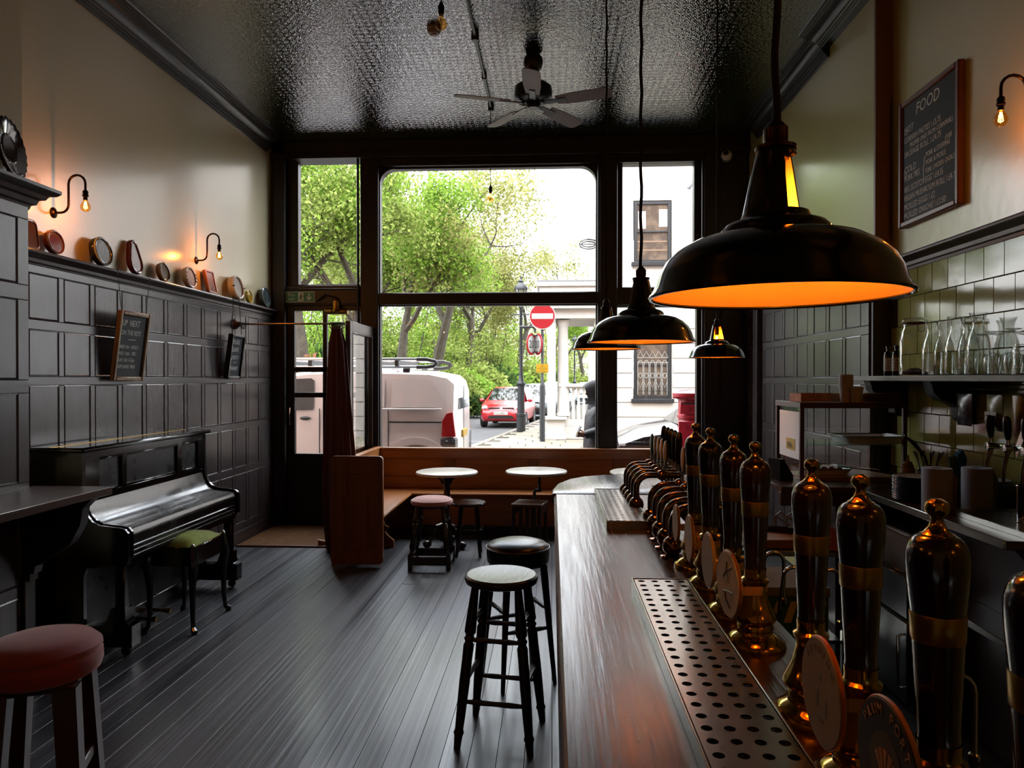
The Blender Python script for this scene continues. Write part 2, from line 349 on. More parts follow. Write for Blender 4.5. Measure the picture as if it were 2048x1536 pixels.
run('trim_3', [(a*1.1+.04 if a else 0, 4.3-(4.3-b)*.62) for a, b in CORN], XR+.012, -1, -3, 5.7, CORNM)
run('dado_rail', DADO, XA, -1, 1.2, 4.9, WOODPY, wa, None)
tm = M().box(-.008, 0, -.0835, .0835, -.0885, .0885, .002).mesh('tile', TILE)
M().box(XA-.003, XA+.01, 1.5, 4.9, .9, 2.34).obj('grout_bed', GROUT, wa)
for r in range(8):
    zc = 2.255-r*.1805
    for k in range(20):
        y = 4.8-k*.1695-(.085 if r % 2 else 0)
        if y > 1.7: link('tile', tm, wa, (XA-.003, y, zc+R.uniform(-.0004, .0004)), (0, R.uniform(-.004, .004), R.uniform(-.006, .006)))
# ---------------------------------------------------------------- street front
wf = struct('wall_front', M().box(-3.4, 2.7, FY+.02, FY+.22, 4.14, 4.5).box(-3.4, -2.99, FY+.02, FY+.22, -.2, 4.14).box(1.63, 2.7, FY+.02, FY+.22, -.2, 4.14).box(-2.03, 1.63, FY+.02, FY+.22, -.2, .86), FRAME)
def bd(n, x0, x1, z0, z1, y0=7.95, y1=8.14, b=.006): return M().box(x0, x1, y0, y1, z0, z1, b).obj(n, FRAME, wf)
bd('post', -3.12, -2.98, 0, 4.3, 7.9); bd('post', -2.13, -1.94, 0, 4.3, 7.93); bd('post', .53, .70, .86, 4.3, 7.92); bd('post', 1.66, 1.82, 0, 4.3, 7.92); bd('post', 1.84, 2.12, 0, 4.3, 7.95)
for a in (-2.155, -1.935, .515, .705, 1.64, 1.83): M().lathe([(.014, .86), (.014, 4.2)], 8, (a, 7.93, 0)).obj('bead', FRAME, wf)
bd('lintel', -3.12, 2.12, 4.16, 4.3, 7.9); bd('lintel_moulding', -3.12, 2.12, 4.1, 4.16, 7.87); bd('fascia', -1.94, 1.66, 4.02, 4.12, 7.94)
bd('transom', -2.98, -2.13, 2.49, 2.7, 7.95); bd('transom', -1.95, .53, 2.48, 2.605, 7.93); bd('transom', .70, 1.66, 2.46, 2.65, 7.93); bd('transom_bead', -2.98, -2.13, 2.645, 2.665, 7.93)
bd('sill', -1.95, 1.66, .8, .875, 7.93); bd('stall_riser', -1.95, 1.66, 0, .8, 7.97)
def win(n, x0, x1, z0, z1, ox0, ox1, oz0, oz1, rr=0):
    m = M()
    for q in ((ox0, x0, oz0, oz1), (x1, ox1, oz0, oz1), (x0, x1, oz0, z0), (x0, x1, z1, oz1)): m.box(q[0], q[1], 8.0, 8.1, q[2], q[3], .004)
    if rr:
        for s in (0, 1):
            cx = x0+rr if s == 0 else x1-rr; pts = arc(cx, z1-rr, rr, pi/2, pi if s == 0 else 0, 8)
            m.prism(pts+[(x0-.01 if s == 0 else x1+.01, z1-rr), (x0-.01 if s == 0 else x1+.01, z1+.01), (cx, z1+.01)], 7.99, 8.1)
    f = struct('window_%d' % n, m, FRAME); M().box(ox0+.01, ox1-.01, 8.055, 8.06, oz0+.01, oz1-.01).obj('pane', GLASS, f); return f
win(1, -2.858, -2.14, 2.718, 4.128, -2.98, -2.12, 2.68, 4.18); win(2, -1.922, .49, 2.618, 4.0, -1.96, .54, 2.59, 4.06, .17)
win(3, -1.922, .49, .86, 2.468, -1.96, .54, .83, 2.5); win(4, .781, 1.56, 2.664, 4.018, .69, 1.67, 2.63, 4.06); win(5, .71, 1.59, .86, 2.444, .69, 1.67, .83, 2.48)
struct('wall_street', M().box(-30, -3.4, FY+.1, FY+.4, -.2, 11).box(2.7, 30, FY+.1, FY+.4, -.2, 11).box(-3.4, 2.7, FY+.1, FY+.4, 4.5, 11), mat('pink_brick', '#bda395', .8, var=(4, '#a88d80', .35, .7)))
# entrance door
d = struct('door_1', M().box(-2.98, -2.9, 7.99, 8.05, -.01, 2.48, .004).box(-2.2, -2.13, 7.99, 8.05, -.01, 2.48, .004).box(-2.58, -2.53, 8.0, 8.05, .8, 2.42, .004).box(-2.9, -2.2, 7.99, 8.05, 2.42, 2.48, .004)
    .box(-2.9, -2.2, 8.0, 8.05, 1.729, 1.786, .004).box(-2.9, -2.2, 8.0, 8.05, 1.441, 1.497, .004).box(-2.9, -2.2, 7.99, 8.05, -.01, .806, .004), FRAME)
for a in ((-2.9, -2.58), (-2.53, -2.2)):
    for b in ((1.786, 2.42), (1.497, 1.729), (.806, 1.441)): M().box(a[0], a[1], 8.025, 8.03, b[0], b[1]).obj('pane', GLASS, d)
    M().box(a[0]+.03, a[1]-.03, 7.98, 7.99, .14, .7, .008).obj('panel', FRAME, d)
M().tube([(-2.945, 7.99, 1.33), (-2.945, 7.95, 1.32), (-2.945, 7.94, 1.24), (-2.945, 7.95, 1.14), (-2.945, 7.99, 1.13)], .009).obj('pull_handle', COPPER, d)
bd('door_head', -2.98, -2.13, 2.475, 2.5, 7.96)
# mat well
t = thing('door_mat', 'brown coir mat set in a wooden edge before the entrance door', 'mat', (-2.6, 7.4, 0))
M().box(-.5, .56, -.45, .52, 0, .012, .004).obj('coir', mat('coir_brown', '#7d5632', .95, bump=(120, .9, .006), var=(14, '#5d3d20', .35, .7)), t); M().box(-.5, .56, -.49, -.45, 0, .016, .003).obj('edge_strip', mat('edge_wood', '#6a432a', .5), t)
tag(M().prism([(0, 0), (.16, 0), (.16, .012), (0, .05)], -.03, .03, 'y').obj('door_wedge', mat('pale_pine', '#b08c64', .6), None, (-2.3, 6.98, .016), (0, 0, .3)), 'pale wooden door wedge lying on the coir mat by the curtain', 'wedge')
# ================================================================ LEFT WALL: lamps, dishes, boards
def bulb(par, z, r=.031, h=.08, w=None, lit=True):
    M().lathe([(.011, z+h*.5), (.013, z+h*.36), (r*.72, z+h*.2), (r, z-.005), (r*.86, z-.022), (r*.5, z-.034), (0, z-.038)], 16).obj('bulb', BULBG, par)
    m = M()
    for k in range(6): a = k*pi/3; m.tube([(.004*cos(a), .004*sin(a), z+.028), (.011*cos(a), .011*sin(a), z-.012), (.004*cos(a+.5), .004*sin(a+.5), z-.016)], .0011, 4)
    m.obj('filament', FILAMENT if lit else BRASS, par)
    if lit:
        l = bpy.data.lights.new('bulb_light', 'POINT'); l.energy = w or BULB_W; l.color = (1, .42, .1); l.shadow_soft_size = .012
        o = bpy.data.objects.new('bulb_light', l); COL.objects.link(o); o.parent = par; o.location = (0, 0, z)
def wall_lamp(loc, sgn, label, w=None):
    t = thing('wall_lamp', label, 'lamp', loc, 0, 'swan neck wall lamps')
    M().lathe([(0, .018), (.016, .016), (.026, .01), (.034, .004), (.034, 0)], 20, ax='x').obj('rosette', BRONZE, t).scale = (sgn, 1, 1)
    p = [(0, 0), (.05, 0)]+[(.05+.05*sin(a), .05-.05*cos(a)) for a in (.4, .8, 1.2, 1.57)]+[(.1, .15)]+[(.155-.055*cos(a), .18+.055*sin(a)) for a in [pi*k/8 for k in range(9)]]+[(.21, .15), (.21, .135)]
    M().tube([(sgn*x, 0, z) for x, z in p], .0075, 10).obj('arm', BRONZE, t)
    h = link('bulb_holder', M().lathe([(0, .14), (.012, .138), (.017, .13), (.017, .118), (.013, .116), (.019, .108), (.019, .1), (.013, .098), (.013, .075), (0, .074)], 16).mesh('bulb_holder', BRONZE), t, (sgn*.21, 0, 0))
    bulb(h, .04, w=w); return t
wall_lamp((XL-.012, 4.39, 2.70), 1, 'bronze swan neck wall lamp with lit bulb nearest the tall panelled breast')
wall_lamp((XL-.012, 6.22, 2.70), 1, 'bronze swan neck wall lamp with lit bulb above the small shell shaped dish')
for sg, x_, y_, lb_ in ((1, -2.835, .9, 'on the left wall beside the viewer'), (-1, XA, .5, 'on the alcove wall behind the last hand pump'), (1, -2.835, -1.4, 'at the rear of the left wall'), (-1, XA, -1.6, 'at the rear of the alcove wall')):
    wall_lamp((x_, y_, 2.75), sg, 'added swan neck fill lamp, out of view '+lb_, 1.0)  # added lamps behind the camera, for a soft warm fill
wall_lamp((XA, 3.40, 2.795), -1, 'bronze swan neck wall lamp with lit bulb beside the food blackboard')
CER = {}
def cer(c, r=.1): return mat('ceramic_'+c, c, r, spec=.6, coat=.3)
def dish(name, label, loc, outline, d, cb, cw, sgn=1, tilt=.16, rim=None, well=.62, notch=None, cat='ashtray'):
    """outline: (y,z) points about the middle; stands on its edge against the wall"""
    zb = -min(p[1] for p in outline); rot = (0, -sgn*tilt, 0)
    t = tag(link(name, None, None, loc, rot), label, cat, 'ashtrays and dishes on the dado rail')
    def ring(s, x): return [(sgn*x, p[0]*s, p[1]*s+zb) for p in outline]
    n = len(outline)
    def loft(rs, nm, m, cap=True):
        vs = [p for r in rs for p in r]; fs = []
        for k in range(len(rs)-1): fs += [(k*n+i, k*n+(i+1) % n, (k+1)*n+(i+1) % n, (k+1)*n+i) for i in range(n)]
        fs.append(tuple((len(rs)-1)*n+i for i in range(n)))
        if cap: fs.append(tuple(range(n-1, -1, -1)))
        return M().add(vs, fs).obj(nm, m, t)
    loft([ring(.8, 0), ring(.96, .006), ring(1, d*.55), ring(.985, d*.9), ring(.93, d), ring(.86, d*.97), ring(.82, d*.8)], 'body', cer(cb))
    loft([ring(.83, d*.86), ring(well+.06, d*.35), ring(well, d*.28)], 'well', cer(cw, .4), False)
    if rim:
        loft([ring(.9, d), ring(.985, d*.93), ring(1.012, d*.86), ring(1.0, d*.8)], 'rim', cer(rim), False)
    if notch:
        for a in notch[1]:
            y, z = notch[2]*cos(a), notch[2]*sin(a)+zb
            M().ball((sgn*d*.9, y, z), (d*.25, .008, .008), 8, 6).obj('rest', cer(notch[0]), t)
    return t
def circ(r, n=28, sq=1): return [(r*cos(2*pi*k/n), r*sq*sin(2*pi*k/n)) for k in range(n)]
DX = XL-.012+.045
def ydado(px, py): return atX(px, py, DX+.02).y
def dz(px, py): return (DX, ydado(px, py), 2.42)
dish('ashtray', 'blue and bronze rectangular ashtray half hidden behind the panelled breast', dz(63, 470), rrect(-.07, .07, -.09, .09, .03), .03, '#7a4a35', '#262a44', rim='#b98a72')
t = dish('ashtray', 'red and white round ashtray standing on the dado rail below the nearer lamp', dz(110, 489), circ(.076), .045, '#7c1d1b', '#b9b3a4', rim='#d2b7a2', well=.6)
text('COOL', .03, cer('#b0584e'), t, (.018, -.034, .066), (pi/2, 0, pi/2))
dish('ashtray', 'large black and silver round ashtray above the left chain of the music board', dz(204, 506), circ(.099), .055, '#15181a', '#c9ccca', rim='#c4c9c8', well=.66)
pear = [(.075*cos(a), .075*sin(a)-.05) for a in [pi+pi*k/9*1.0 for k in range(10)]]+[(.075, -.03), (.05, .06)]+[(.04*cos(a), .04*sin(a)+.085) for a in [pi*k/6 for k in range(7)]]+[(-.05, .06), (-.075, -.03)]
dish('ashtray', 'burgundy pear shaped dish standing on the dado rail', dz(272, 522), [(-p[0]*1.05, p[1]*1.05) for p in pear], .045, '#5c1119', '#8a4a50', well=.5)
dish('ashtray', 'small olive green ashtray with cream rim on the dado rail', dz(328, 549), circ(.076), .045, '#7d6039', '#4f4a1a', rim='#c4b99a', notch=('#d2c8b0', (1.57, 4.71), .07))
dish('shell_ashtray', 'white fluted shell ashtray with maroon well on the dado rail', dz(380, 558), circ(.092), .05, '#c3b0a0', '#6b0a1c', rim='#e2dad2', notch=('#e8e2dc', (.35, 0, -.35, 2.8, 3.14, 3.49), .085))
dish('ashtray', 'amber brown rectangular ashtray tilted on the dado rail', dz(423, 566), [(p[0]+p[1]*-.12, p[1]) for p in rrect(-.085, .085, -.105, .105, .02)], .04, '#8a4612', '#6d3c12', rim='#b06a2c')
dish('ashtray', 'large cream ashtray with navy blue well and two notches on the dado rail', dz(472, 577), circ(.118), .07, '#cdbfa8', '#1c2138', rim='#ded3c2', notch=('#14151c', (0, 3.14), .112))
dish('ashtray', 'small bright yellow ashtray on the dado rail near the front corner', dz(500, 597), circ(.068), .035, '#c49f1c', '#c4651a', rim='#d4b32e')
dish('ashtray', 'blue grey round ashtray at the front corner end of the dado rail', dz(532, 598), circ(.108), .05, '#3c4a4e', '#48666a', rim='#93a6ac', well=.7)
dish('ashtray', 'pink and cream shell ashtray on the right hand dado rail behind the big lamp', (XR+.012-.045, atX(1703, 490, XR-.05).y, 2.42), circ(.075), .04, '#b58f82', '#c9b0a0', -1, rim='#d8c4b4', notch=('#d8c8bc', (.5, 1.5, 2.5), .07))
# big scalloped plate on the breast cornice
pl = [(.155*(1+.035*cos(k*pi))*cos(2*pi*k/44), .155*(1+.035*cos(k*pi))*sin(2*pi*k/44)) for k in range(44)]
t = tag(link('scalloped_plate', None, None, (-2.75, 3.53, 2.673), (0, -.12, .25)), 'big dark brown scalloped plate standing on the panelled breast cornice', 'plate')
pc = cer('#2a120c', .08); vs = []; n = 44
for s_, x in ((.5, 0), (.95, .012), (1, .02), (.97, .028), (.8, .024), (.5, .012), (.46, .016), (.42, .012), (.3, .012)): vs += [(x, p[0]*s_, p[1]*s_+.15) for p in pl]
fs = [(k*n+i, k*n+(i+1) % n, (k+1)*n+(i+1) % n, (k+1)*n+i) for k in range(8) for i in range(n)]+[tuple(range(n-1, -1, -1)), tuple(8*n+i for i in range(n))]
M().add(vs, fs).obj('plate_body', pc, t)
m = M()
for k in range(26):
    a = -pi*.95+k*.078; m.ball((.027, .133*cos(a), .133*sin(a)+.15), (.004, .006, .009), 8, 5)
m.obj('raised_lettering_band', cer('#3d2015', .1), t)['kind'] = 'stuff'
def chain(par, p0, p1, r=.008):
    p0 = Vector(p0); p1 = Vector(p1); n = max(4, int((p1-p0).length/(r*2.7))); m = M(); z = (p1-p0).normalized(); a = z.cross(Vector((0, 1, 0))).normalized(); b = z.cross(a)
    for k in range(n):
        c = p0.lerp(p1, (k+.5)/n); u, v = (a, z) if k % 2 else (b, z); q = (p1-p0).length/n
        m.tube([tuple(c+u*cos(t)*r*.55+v*sin(t)*q*.68) for t in [2*pi*i/8 for i in range(8)]], r*.17, 4, closed=True)
    return m.obj('chain', IRON, par)
def board(name, label, loc, w, h, tilt, sgn, fm, lines, cat='chalkboard', chains=None, fw=.03, th=.035, shear=.12):
    """loc = middle of the lower back edge; face towards sgn*x"""
    t = tag(link(name, None, None, loc, (0, sgn*tilt, 0)), label, cat)
    for n_, q in (('frame_stile', (-w/2, -w/2+fw, 0, h)), ('frame_stile', (w/2-fw, w/2, 0, h)), ('frame_rail', (-w/2+fw, w/2-fw, 0, fw)), ('frame_rail', (-w/2+fw, w/2-fw, h-fw, h))):
        m_ = fm if not isinstance(fm, tuple) else (fm[1] if n_ == 'frame_rail' else fm[0])
        M().box(min(0, sgn*th), max(0, sgn*th), q[0], q[1], q[2], q[3], .007).obj(n_, m_, t)
    s = M().box(min(sgn*.004, sgn*(th-.016)), max(sgn*.004, sgn*(th-.016)), -w/2+fw*.8, w/2-fw*.8, fw*.8, h-fw*.8).obj('slate', CHALK, t)
    for (body, sz, u, v, *sx) in lines:
        text(body, sz, CHALKW, s, (sgn*(th-.0155), sgn*(u-w/2), v), (pi/2, 0, sgn*pi/2), sx=sx[0] if sx else .8, shear=shear)
    return t
OAKL = mat('pale_oak_frame', '#a58d6e', .45, bump=(8, .2, .002), st=(6, 6, .7), var=(5, '#7c5f42', .4, .7)); OAKD = mat('brown_oak_frame', '#5d3d28', .45, var=(5, '#43291a', .4, .7))
b1 = board('chalkboard_sign', 'oak framed chalkboard hung on chains announcing what is up next on the keys', (-3.092, 5.06, 1.64), .375, .5, .13, 1, OAKL,
    [('UP  NEXT', .062, .045, .395), ('ON THE KEYS', .05, .04, .33), ('—', .07, .14, .28, 1.3), ('WED 9th - HOLLY', .037, .045, .232), ('WED 16th - TBC', .037, .043, .185), ('SUN 13th 5-7pm', .037, .04, .138), ('SAM DAVIS TRIO', .037, .04, .09)])
chain(b1, (.01, -.155, .5), (-.03, -.2, .79)); chain(b1, (.01, .15, .5), (-.03, .21, .785))
b2 = board('chalkboard_sign', 'narrow black framed chalkboard on chains asking please leave quietly', (-3.09, 6.76, 1.655), .29, .43, .13, 1, (BLACK, mat('grey_frame', '#6b6460', .4)),
    [('PLEASE', .06, .05, .335), ('LEAVE', .06, .055, .262), ('QUIETLY', .052, .04, .19), ('—', .06, .11, .145, 1.2), ('THANKS!', .052, .04, .085)], fw=.028, th=.05)
chain(b2, (.02, -.1, .43), (-.03, -.075, .785), .011); chain(b2, (.02, .1, .43), (-.03, .05, .785), .011)
b3 = board('menu_board', 'wood framed chalkboard food menu hung above the tiled wall', (XA-.002, 4.395, 2.605), .68, .79, -.0, -1, mat('red_brown_frame', '#6b3f2c', .4, var=(6, '#52301f', .4, .7)),
    [('FOOD', 0.100, .19, .66, 0.95), ('HOT', 0.059, .05, .585, 0.90), ('__', .05, .05, .585), ('CORNISH PASTIES \\ £5.75', 0.050, .05, .525, 0.76), ('PROPER ONES FROM CORNWALL', 0.042, .12, .482, 0.76), ('SAUSAGE ROLL \\ £4.75', 0.052, .05, .435, 0.83), ('£4.85', .04, .52, .4),
     ('COLD', 0.059, .05, .335, 0.90), ('__', .05, .05, .335), ('PORK PIES', 0.052, .05, .285, 0.80), ('{', .15, .275, .265, .5), ('PORK & STUFFING', 0.042, .31, .365, 0.76), ('PORK & PICKLE', 0.042, .31, .318, 0.76), ('PORK, CHICKEN, CHORIZO', 0.040, .31, .27, 0.66),
     ('VEG SCOTCH EGG \\ £4.55', 0.052, .05, .215, 0.76), ('VEGAN MUSHROOM ROLL \\ £4.75', 0.052, .05, .16, 0.76), ('PICKLED EGGS \\ £2', 0.052, .05, .105, 0.83), ('PICKLED ONIONS \\ £1.50', 0.052, .05, .05, 0.83)], fw=.035, th=.04)
# ================================================================ PIANO
P0 = Vector((-3.09, 4.08, 0)); t = thing('upright_piano', 'black lacquered upright piano against the panelled left wall', 'piano', P0)
YA, YB = 4.1-P0.y, 5.62-P0.y
def fx(X): return X-P0.x
def poly(pp): return [(fx(a), b) for a, b in pp]
arm = [(-2.76, .93), (-2.752, .88), (-2.735, .84), (-2.705, .805), (-2.66, .785), (-2.6, .778), (-2.54, .772), (-2.505, .762), (-2.487, .74), (-2.485, .70), (-2.485, .585), (-2.5, .57)]
for ya, yb in ((YA-.0, YA+.03), (YB-.03, YB)):
    M().prism(poly([(-3.08, .05), (-3.08, 1.215), (-2.765, 1.215), (-2.765, .96)]+arm+[(-2.6, .545), (-2.74, .53), (-2.76, .48), (-2.76, .05)]), ya, yb, 'y').obj('side_panel', BLACK, t)
for ya, yb in ((YA+.03, YA+.045), (YB-.045, YB-.03)): M().prism(poly([(a+.006, b+.006) for a, b in arm]+[(-2.62, .56), (-2.62, .72), (-2.72, .79), (-2.78, .9)]), ya, yb, 'y').obj('cheek_moulding', BLACK, t)
fb = [(-2.765, .91), (-2.755, .87), (-2.735, .83), (-2.705, .795), (-2.66, .775), (-2.6, .768), (-2.592, .764), (-2.585, .768), (-2.54, .763), (-2.51, .752), (-2.497, .732), (-2.495, .715), (-2.5, .71), (-2.5, .66), (-2.494, .655), (-2.494, .63), (-2.488, .628), (-2.488, .618), (-2.494, .614), (-2.494, .6), (-2.488, .598), (-2.488, .588), (-2.494, .585), (-2.494, .575), (-2.6, .56)]
M().prism(poly(fb+[(-2.72, .56), (-2.78, .6), (-2.78, .9)]), YA+.045, YB-.045, 'y').obj('keyboard_lid', mat('worn_black_lacquer', '#0a0a0c', .2, spec=.7, coat=.3, rvar=(9, .14, .3)), t)
ld = M().box(fx(-3.085), fx(-2.735), YA-.035, YB+.035, 1.215, 1.245, .01).obj('top_lid', BLACK, t); M().box(fx(-2.95), fx(-2.943), YA-.03, YB+.03, 1.2455, 1.2475).obj('hinge', BRASSB, ld)
fr = M().box(fx(-2.84), fx(-2.79), YA+.03, YB-.03, .88, 1.215).obj('front_board', BLACK, t)
yb_ = [(.17, .40), (.455, 1.09), (1.16, 1.40)]; ys = [.03, .17, .40, .455, 1.09, 1.16, 1.40, YB-YA-.03]
for k in range(0, 8, 2): M().box(fx(-2.79), fx(-2.768), YA+ys[k], YA+ys[k+1], .93, 1.18, .003).obj('front_stile', BLACK, t)
for a, b in ((.89, .955), (1.165, 1.215)): M().box(fx(-2.79), fx(-2.769), YA+.03, YB-.03, a, b, .003).obj('front_rail', BLACK, t)
SATIN = mat('satin_black_panel', '#141517', .3, rvar=(6, .22, .4))
for a, b in yb_:
    q = M().box(fx(-2.789), fx(-2.785), YA+a, YA+b, .955, 1.165).obj('front_panel', SATIN, t)
    for z0, z1 in ((.955, .967), (1.153, 1.165)): M().box(fx(-2.787), fx(-2.77), YA+a, YA+b, z0, z1, .004).obj('panel_moulding', BLACK, q)
M().box(fx(-2.8), fx(-2.77), YA+.03, YB-.03, .09, .54).obj('lower_panel', SATIN, t); M().box(fx(-2.77), fx(-2.758), YA+.03, YB-.03, .07, .14, .004).obj('plinth', BLACK, t)
M().box(fx(-2.77), fx(-2.51), YA+.03, YB-.03, .545, .572).obj('key_bed', BLACK, t)
for y in (YA+.05, YB-.05):
    lg = M().box(fx(-2.585), fx(-2.525), y-.03, y+.03, .2, .55, .008).obj('leg', BLACK, t)
    M().prism(poly([(-2.76, .19), (-2.66, .19), (-2.63, .21), (-2.61, .26), (-2.6, .29), (-2.51, .29), (-2.51, .23), (-2.5, .2), (-2.47, .19), (-2.47, .065), (-2.76, .065)]), y-.045, y+.045, 'y').obj('toe_block', BLACK, t)
    M().lathe([(.0, -.012), (.028, -.012), (.032, 0), (.028, .012), (0, .012)], 14, (fx(-2.53), y, .032), 'y').obj('caster', IRON, t)
    M().lathe([(.0, -.012), (.028, -.012), (.032, 0), (.028, .012), (0, .012)], 14, (fx(-3.0), y, .032), 'y').obj('caster', IRON, t)
for y in (.56, .74): M().tube([(fx(-2.77), YA+y, .05), (fx(-2.7), YA+y+.005, .045), (fx(-2.64), YA+y+.01, .04)], [.012, .012, .02], 8).obj('pedal', BRASS, t)
# piano stool
t = thing('piano_stool', 'black piano stool with lime green velvet seat at the piano', 'stool', (-2.465, 4.76, 0))
for sx in (-1, 1):
    for sy in (-1, 1):
        p = [(sx*.138, sy*.212, .56), (sx*.142, sy*.218, .5), (sx*.152, sy*.228, .42), (sx*.142, sy*.22, .3), (sx*.143, sy*.222, .12), (sx*.15, sy*.23, .04), (sx*.165, sy*.245, .02), (sx*.166, sy*.246, 0)]
        M().tube(p, [.024, .026, .03, .022, .016, .014, .02, .02], 8).obj('leg', BLACK, t)
for a in ((-.15, .15, .2, .225), (-.15, .15, -.225, -.2), (-.15, -.13, -.2, .2), (.13, .15, -.2, .2)): M().box(a[0], a[1], a[2], a[3], .43, .555, .006).obj('seat_rail', BLACK, t)
m = M()
for i in range(13):
    for j in range(13):
        u, v = i/6-1, j/6-1; m.v.append((u*.138, v*.208, .55+.045*(1-abs(u)**5)*(1-abs(v)**5)+.012*(1-u*u)*(1-v*v)))
m.f = [(i*13+j, i*13+j+1, i*13+j+14, i*13+j+13) for i in range(12) for j in range(12)]; m.obj('seat_cushion', VELGREEN, t)
m = M()
for k in range(14):
    for sx in (-1, 1): m.ball((sx*.146, -.2+k*.031, .553), .006, 6, 4)
m.obj('stud_row', BRASS, t)['kind'] = 'stuff'
for sx in (-1, 1):
    for sy in (-1, 1): M().ball((sx*.14, sy*.215, .565), .014, 10, 6).obj('corner_knob', CHROME, t)
# ledge on the breast
t = thing('wall_ledge', 'dark wooden wall ledge with a curved bracket under the panelled breast', 'shelf', (-2.8, 3.75, 0))
M().box(0, .44, -2.2, .0, 1.03, 1.072, .004).obj('ledge_top', mat('worn_brown_ledge', '#4a2f22', .3, bump=(7, .3, .003), st=(6, .6, 6), var=(3, '#33201a', .4, .7)), t)
M().prism([(0, 1.03), (.40, 1.03), (.34, .97), (.325, .88), (.27, .78), (.15, .71), (.08, .66), (.07, .62), (.05, .62), (.05, .58), (0, .58)], -.1, -.04, 'y').obj('bracket', DARKW, t)
M().box(0, .03, -.11, -.03, .0, .6, .004).obj('post', DARKW, t)
# rose bar stool at the near left
t = thing('bar_stool', 'tall bar stool with rose velvet seat in front of the panelled breast', 'stool', (-1.785, 2.43, 0), .35)
M().lathe([(0, .755), (.06, .754), (.12, .748), (.16, .735), (.184, .712), (.186, .70), (.178, .692), (.187, .68), (.188, .65), (.18, .625), (.165, .615), (0, .615)], 40).obj('seat', VELPINK, t)
RW = mat('red_brown_leg', '#3a1a12', .35)
M().box(-.13, .13, -.13, .13, .585, .615, .01).obj('seat_board', RW, t)
for sx in (-1, 1):
    for sy in (-1, 1): M().add([(sx*(.1+d)*1.0+dx, sy*(.1+d)+dy, z) for z, d, q in ((.6, 0, .036), (0, .035, .032)) for dx, dy in ((-q, -q), (q, -q), (q, q), (-q, q))], [(0, 1, 2, 3), (7, 6, 5, 4), (0, 4, 5, 1), (1, 5, 6, 2), (2, 6, 7, 3), (3, 7, 4, 0)]).obj('leg', RW, t)
for sy in (-1, 1): M().box(-.13, .13, sy*.13-.012, sy*.13+.012, .17, .21, .005).obj('stretcher', RW, t); M().box(sy*.13-.012, sy*.13+.012, -.13, .13, .27, .31, .005).obj('stretcher', RW, t)
# ================================================================ DRAUGHT SCREEN, CURTAIN, BRASSWARE AT THE DOOR
t = thing('draught_screen', 'dark glazed draught screen standing between door lobby and settle', 'screen', (-2.005, 7.48, 0))
for a in ((-.48, -.4), (.4, .48)): M().box(-.025, .025, a[0], a[1], 0, 2.225, .004).obj('stile', WOODP, t)
for a in ((2.12, 2.225), (.72, .82), (0, .14)): M().box(-.025, .025, -.4, .4, a[0], a[1], .004).obj('rail', WOODP, t)
for s in (-.4, .4): M().box(-.018, .03, s-.016 if s > 0 else s, s if s > 0 else s+.016, .82, 2.12, .006).obj('glazing_bead', WOODP, t)
for s in (.82, 2.104): M().box(-.018, .03, -.384, .384, s, s+.016, .006).obj('glazing_bead', WOODP, t)
M().box(-.003, .003, -.395, .395, .825, 2.115).obj('pane', GLASS, t); M().box(-.012, .012, -.4, .4, .14, .72).obj('lower_panel', WOODP, t)
t = thing('curtain_rail', 'thin brass curtain rail from panelled wall to draught screen', 'curtain rail', (-3.115, 6.93, 2.19))
M().lathe([(.05, -.01), (.052, .01), (.045, .025), (.03, .035), (.024, .05), (.03, .06), (.02, .07), (0, .07)], 20, ax='x').obj('rosette', mat('turned_walnut', '#52382a', .35), t)
M().tube([(.05, 0, 0), (1.11, 0, 0)], .0095, 10).obj('rod', mat('dull_brass_rod', '#8a7358', .3, metal=1), t)
def rings(t, xs, r=.03):
    for x in xs: M().tube([(x+.004*cos(a), r*cos(a), r*sin(a)-.015) for a in [2*pi*k/14 for k in range(14)]], .0045, 6, closed=True).obj('ring', IRON, t)
rings(t, (.085, .1)); rings(t, [.965+.0175*k for k in range(8)])
cu = M(); n = 72; lv = [(2.14, .052, .03), (2.12, .05, .03), (2.0, .075, .04), (1.7, .092, .048), (1.3, .115, .055), (.9, .14, .06), (.6, .15, .07), (.3, .145, .07), (.05, .13, .07), (.02, .125, .068)]
for z, ax_, ay in lv:
    cx = -.0+.03*(2.14-z)/2
    for k in range(n):
        a = 2*pi*k/n; q = 1+.16*sin(9*a+z*.6)*(1 if z < 2.1 else .6)+.05*sin(17*a+1)
        cu.v.append((cx+ax_*cos(a)*q, ay*sin(a)*q, z))
cu.f = [(i*n+k, i*n+(k+1) % n, (i+1)*n+(k+1) % n, (i+1)*n+k) for i in range(len(lv)-1) for k in range(n)]+[tuple(range(n)), tuple(range(len(lv)*n-1, (len(lv)-1)*n-1, -1))]
t = thing('curtain', 'gathered crimson velvet door curtain hanging beside the draught screen', 'curtain', (-2.085, 6.9, 0)); cu.obj('drape', VELRED, t)
m = M()
for k in range(9): m.ball((-.045+k*.011, -.035, 2.145+.003*(k % 2)), .005, 6, 4)
m.obj('hook_row', PAPER, t)['kind'] = 'stuff'
M().tube([(-.04, -.03, 2.15), (.05, -.03, 2.15)], .012, 6).obj('heading_tape', VELRED, t)
t = thing('exit_sign', 'green fire exit sign above the entrance door', 'sign', (-2.816, 7.945, 2.57)); SG = mat('sign_green', '#2f8a68', .4); SW = mat('sign_white', '#dfeee6', .5)
M().box(-.165, .165, -.004, 0, -.06, .06).obj('sign_border', SW, t); M().box(-.159, .159, -.0052, -.004, -.054, .054).obj('sign_plate', SG, t)
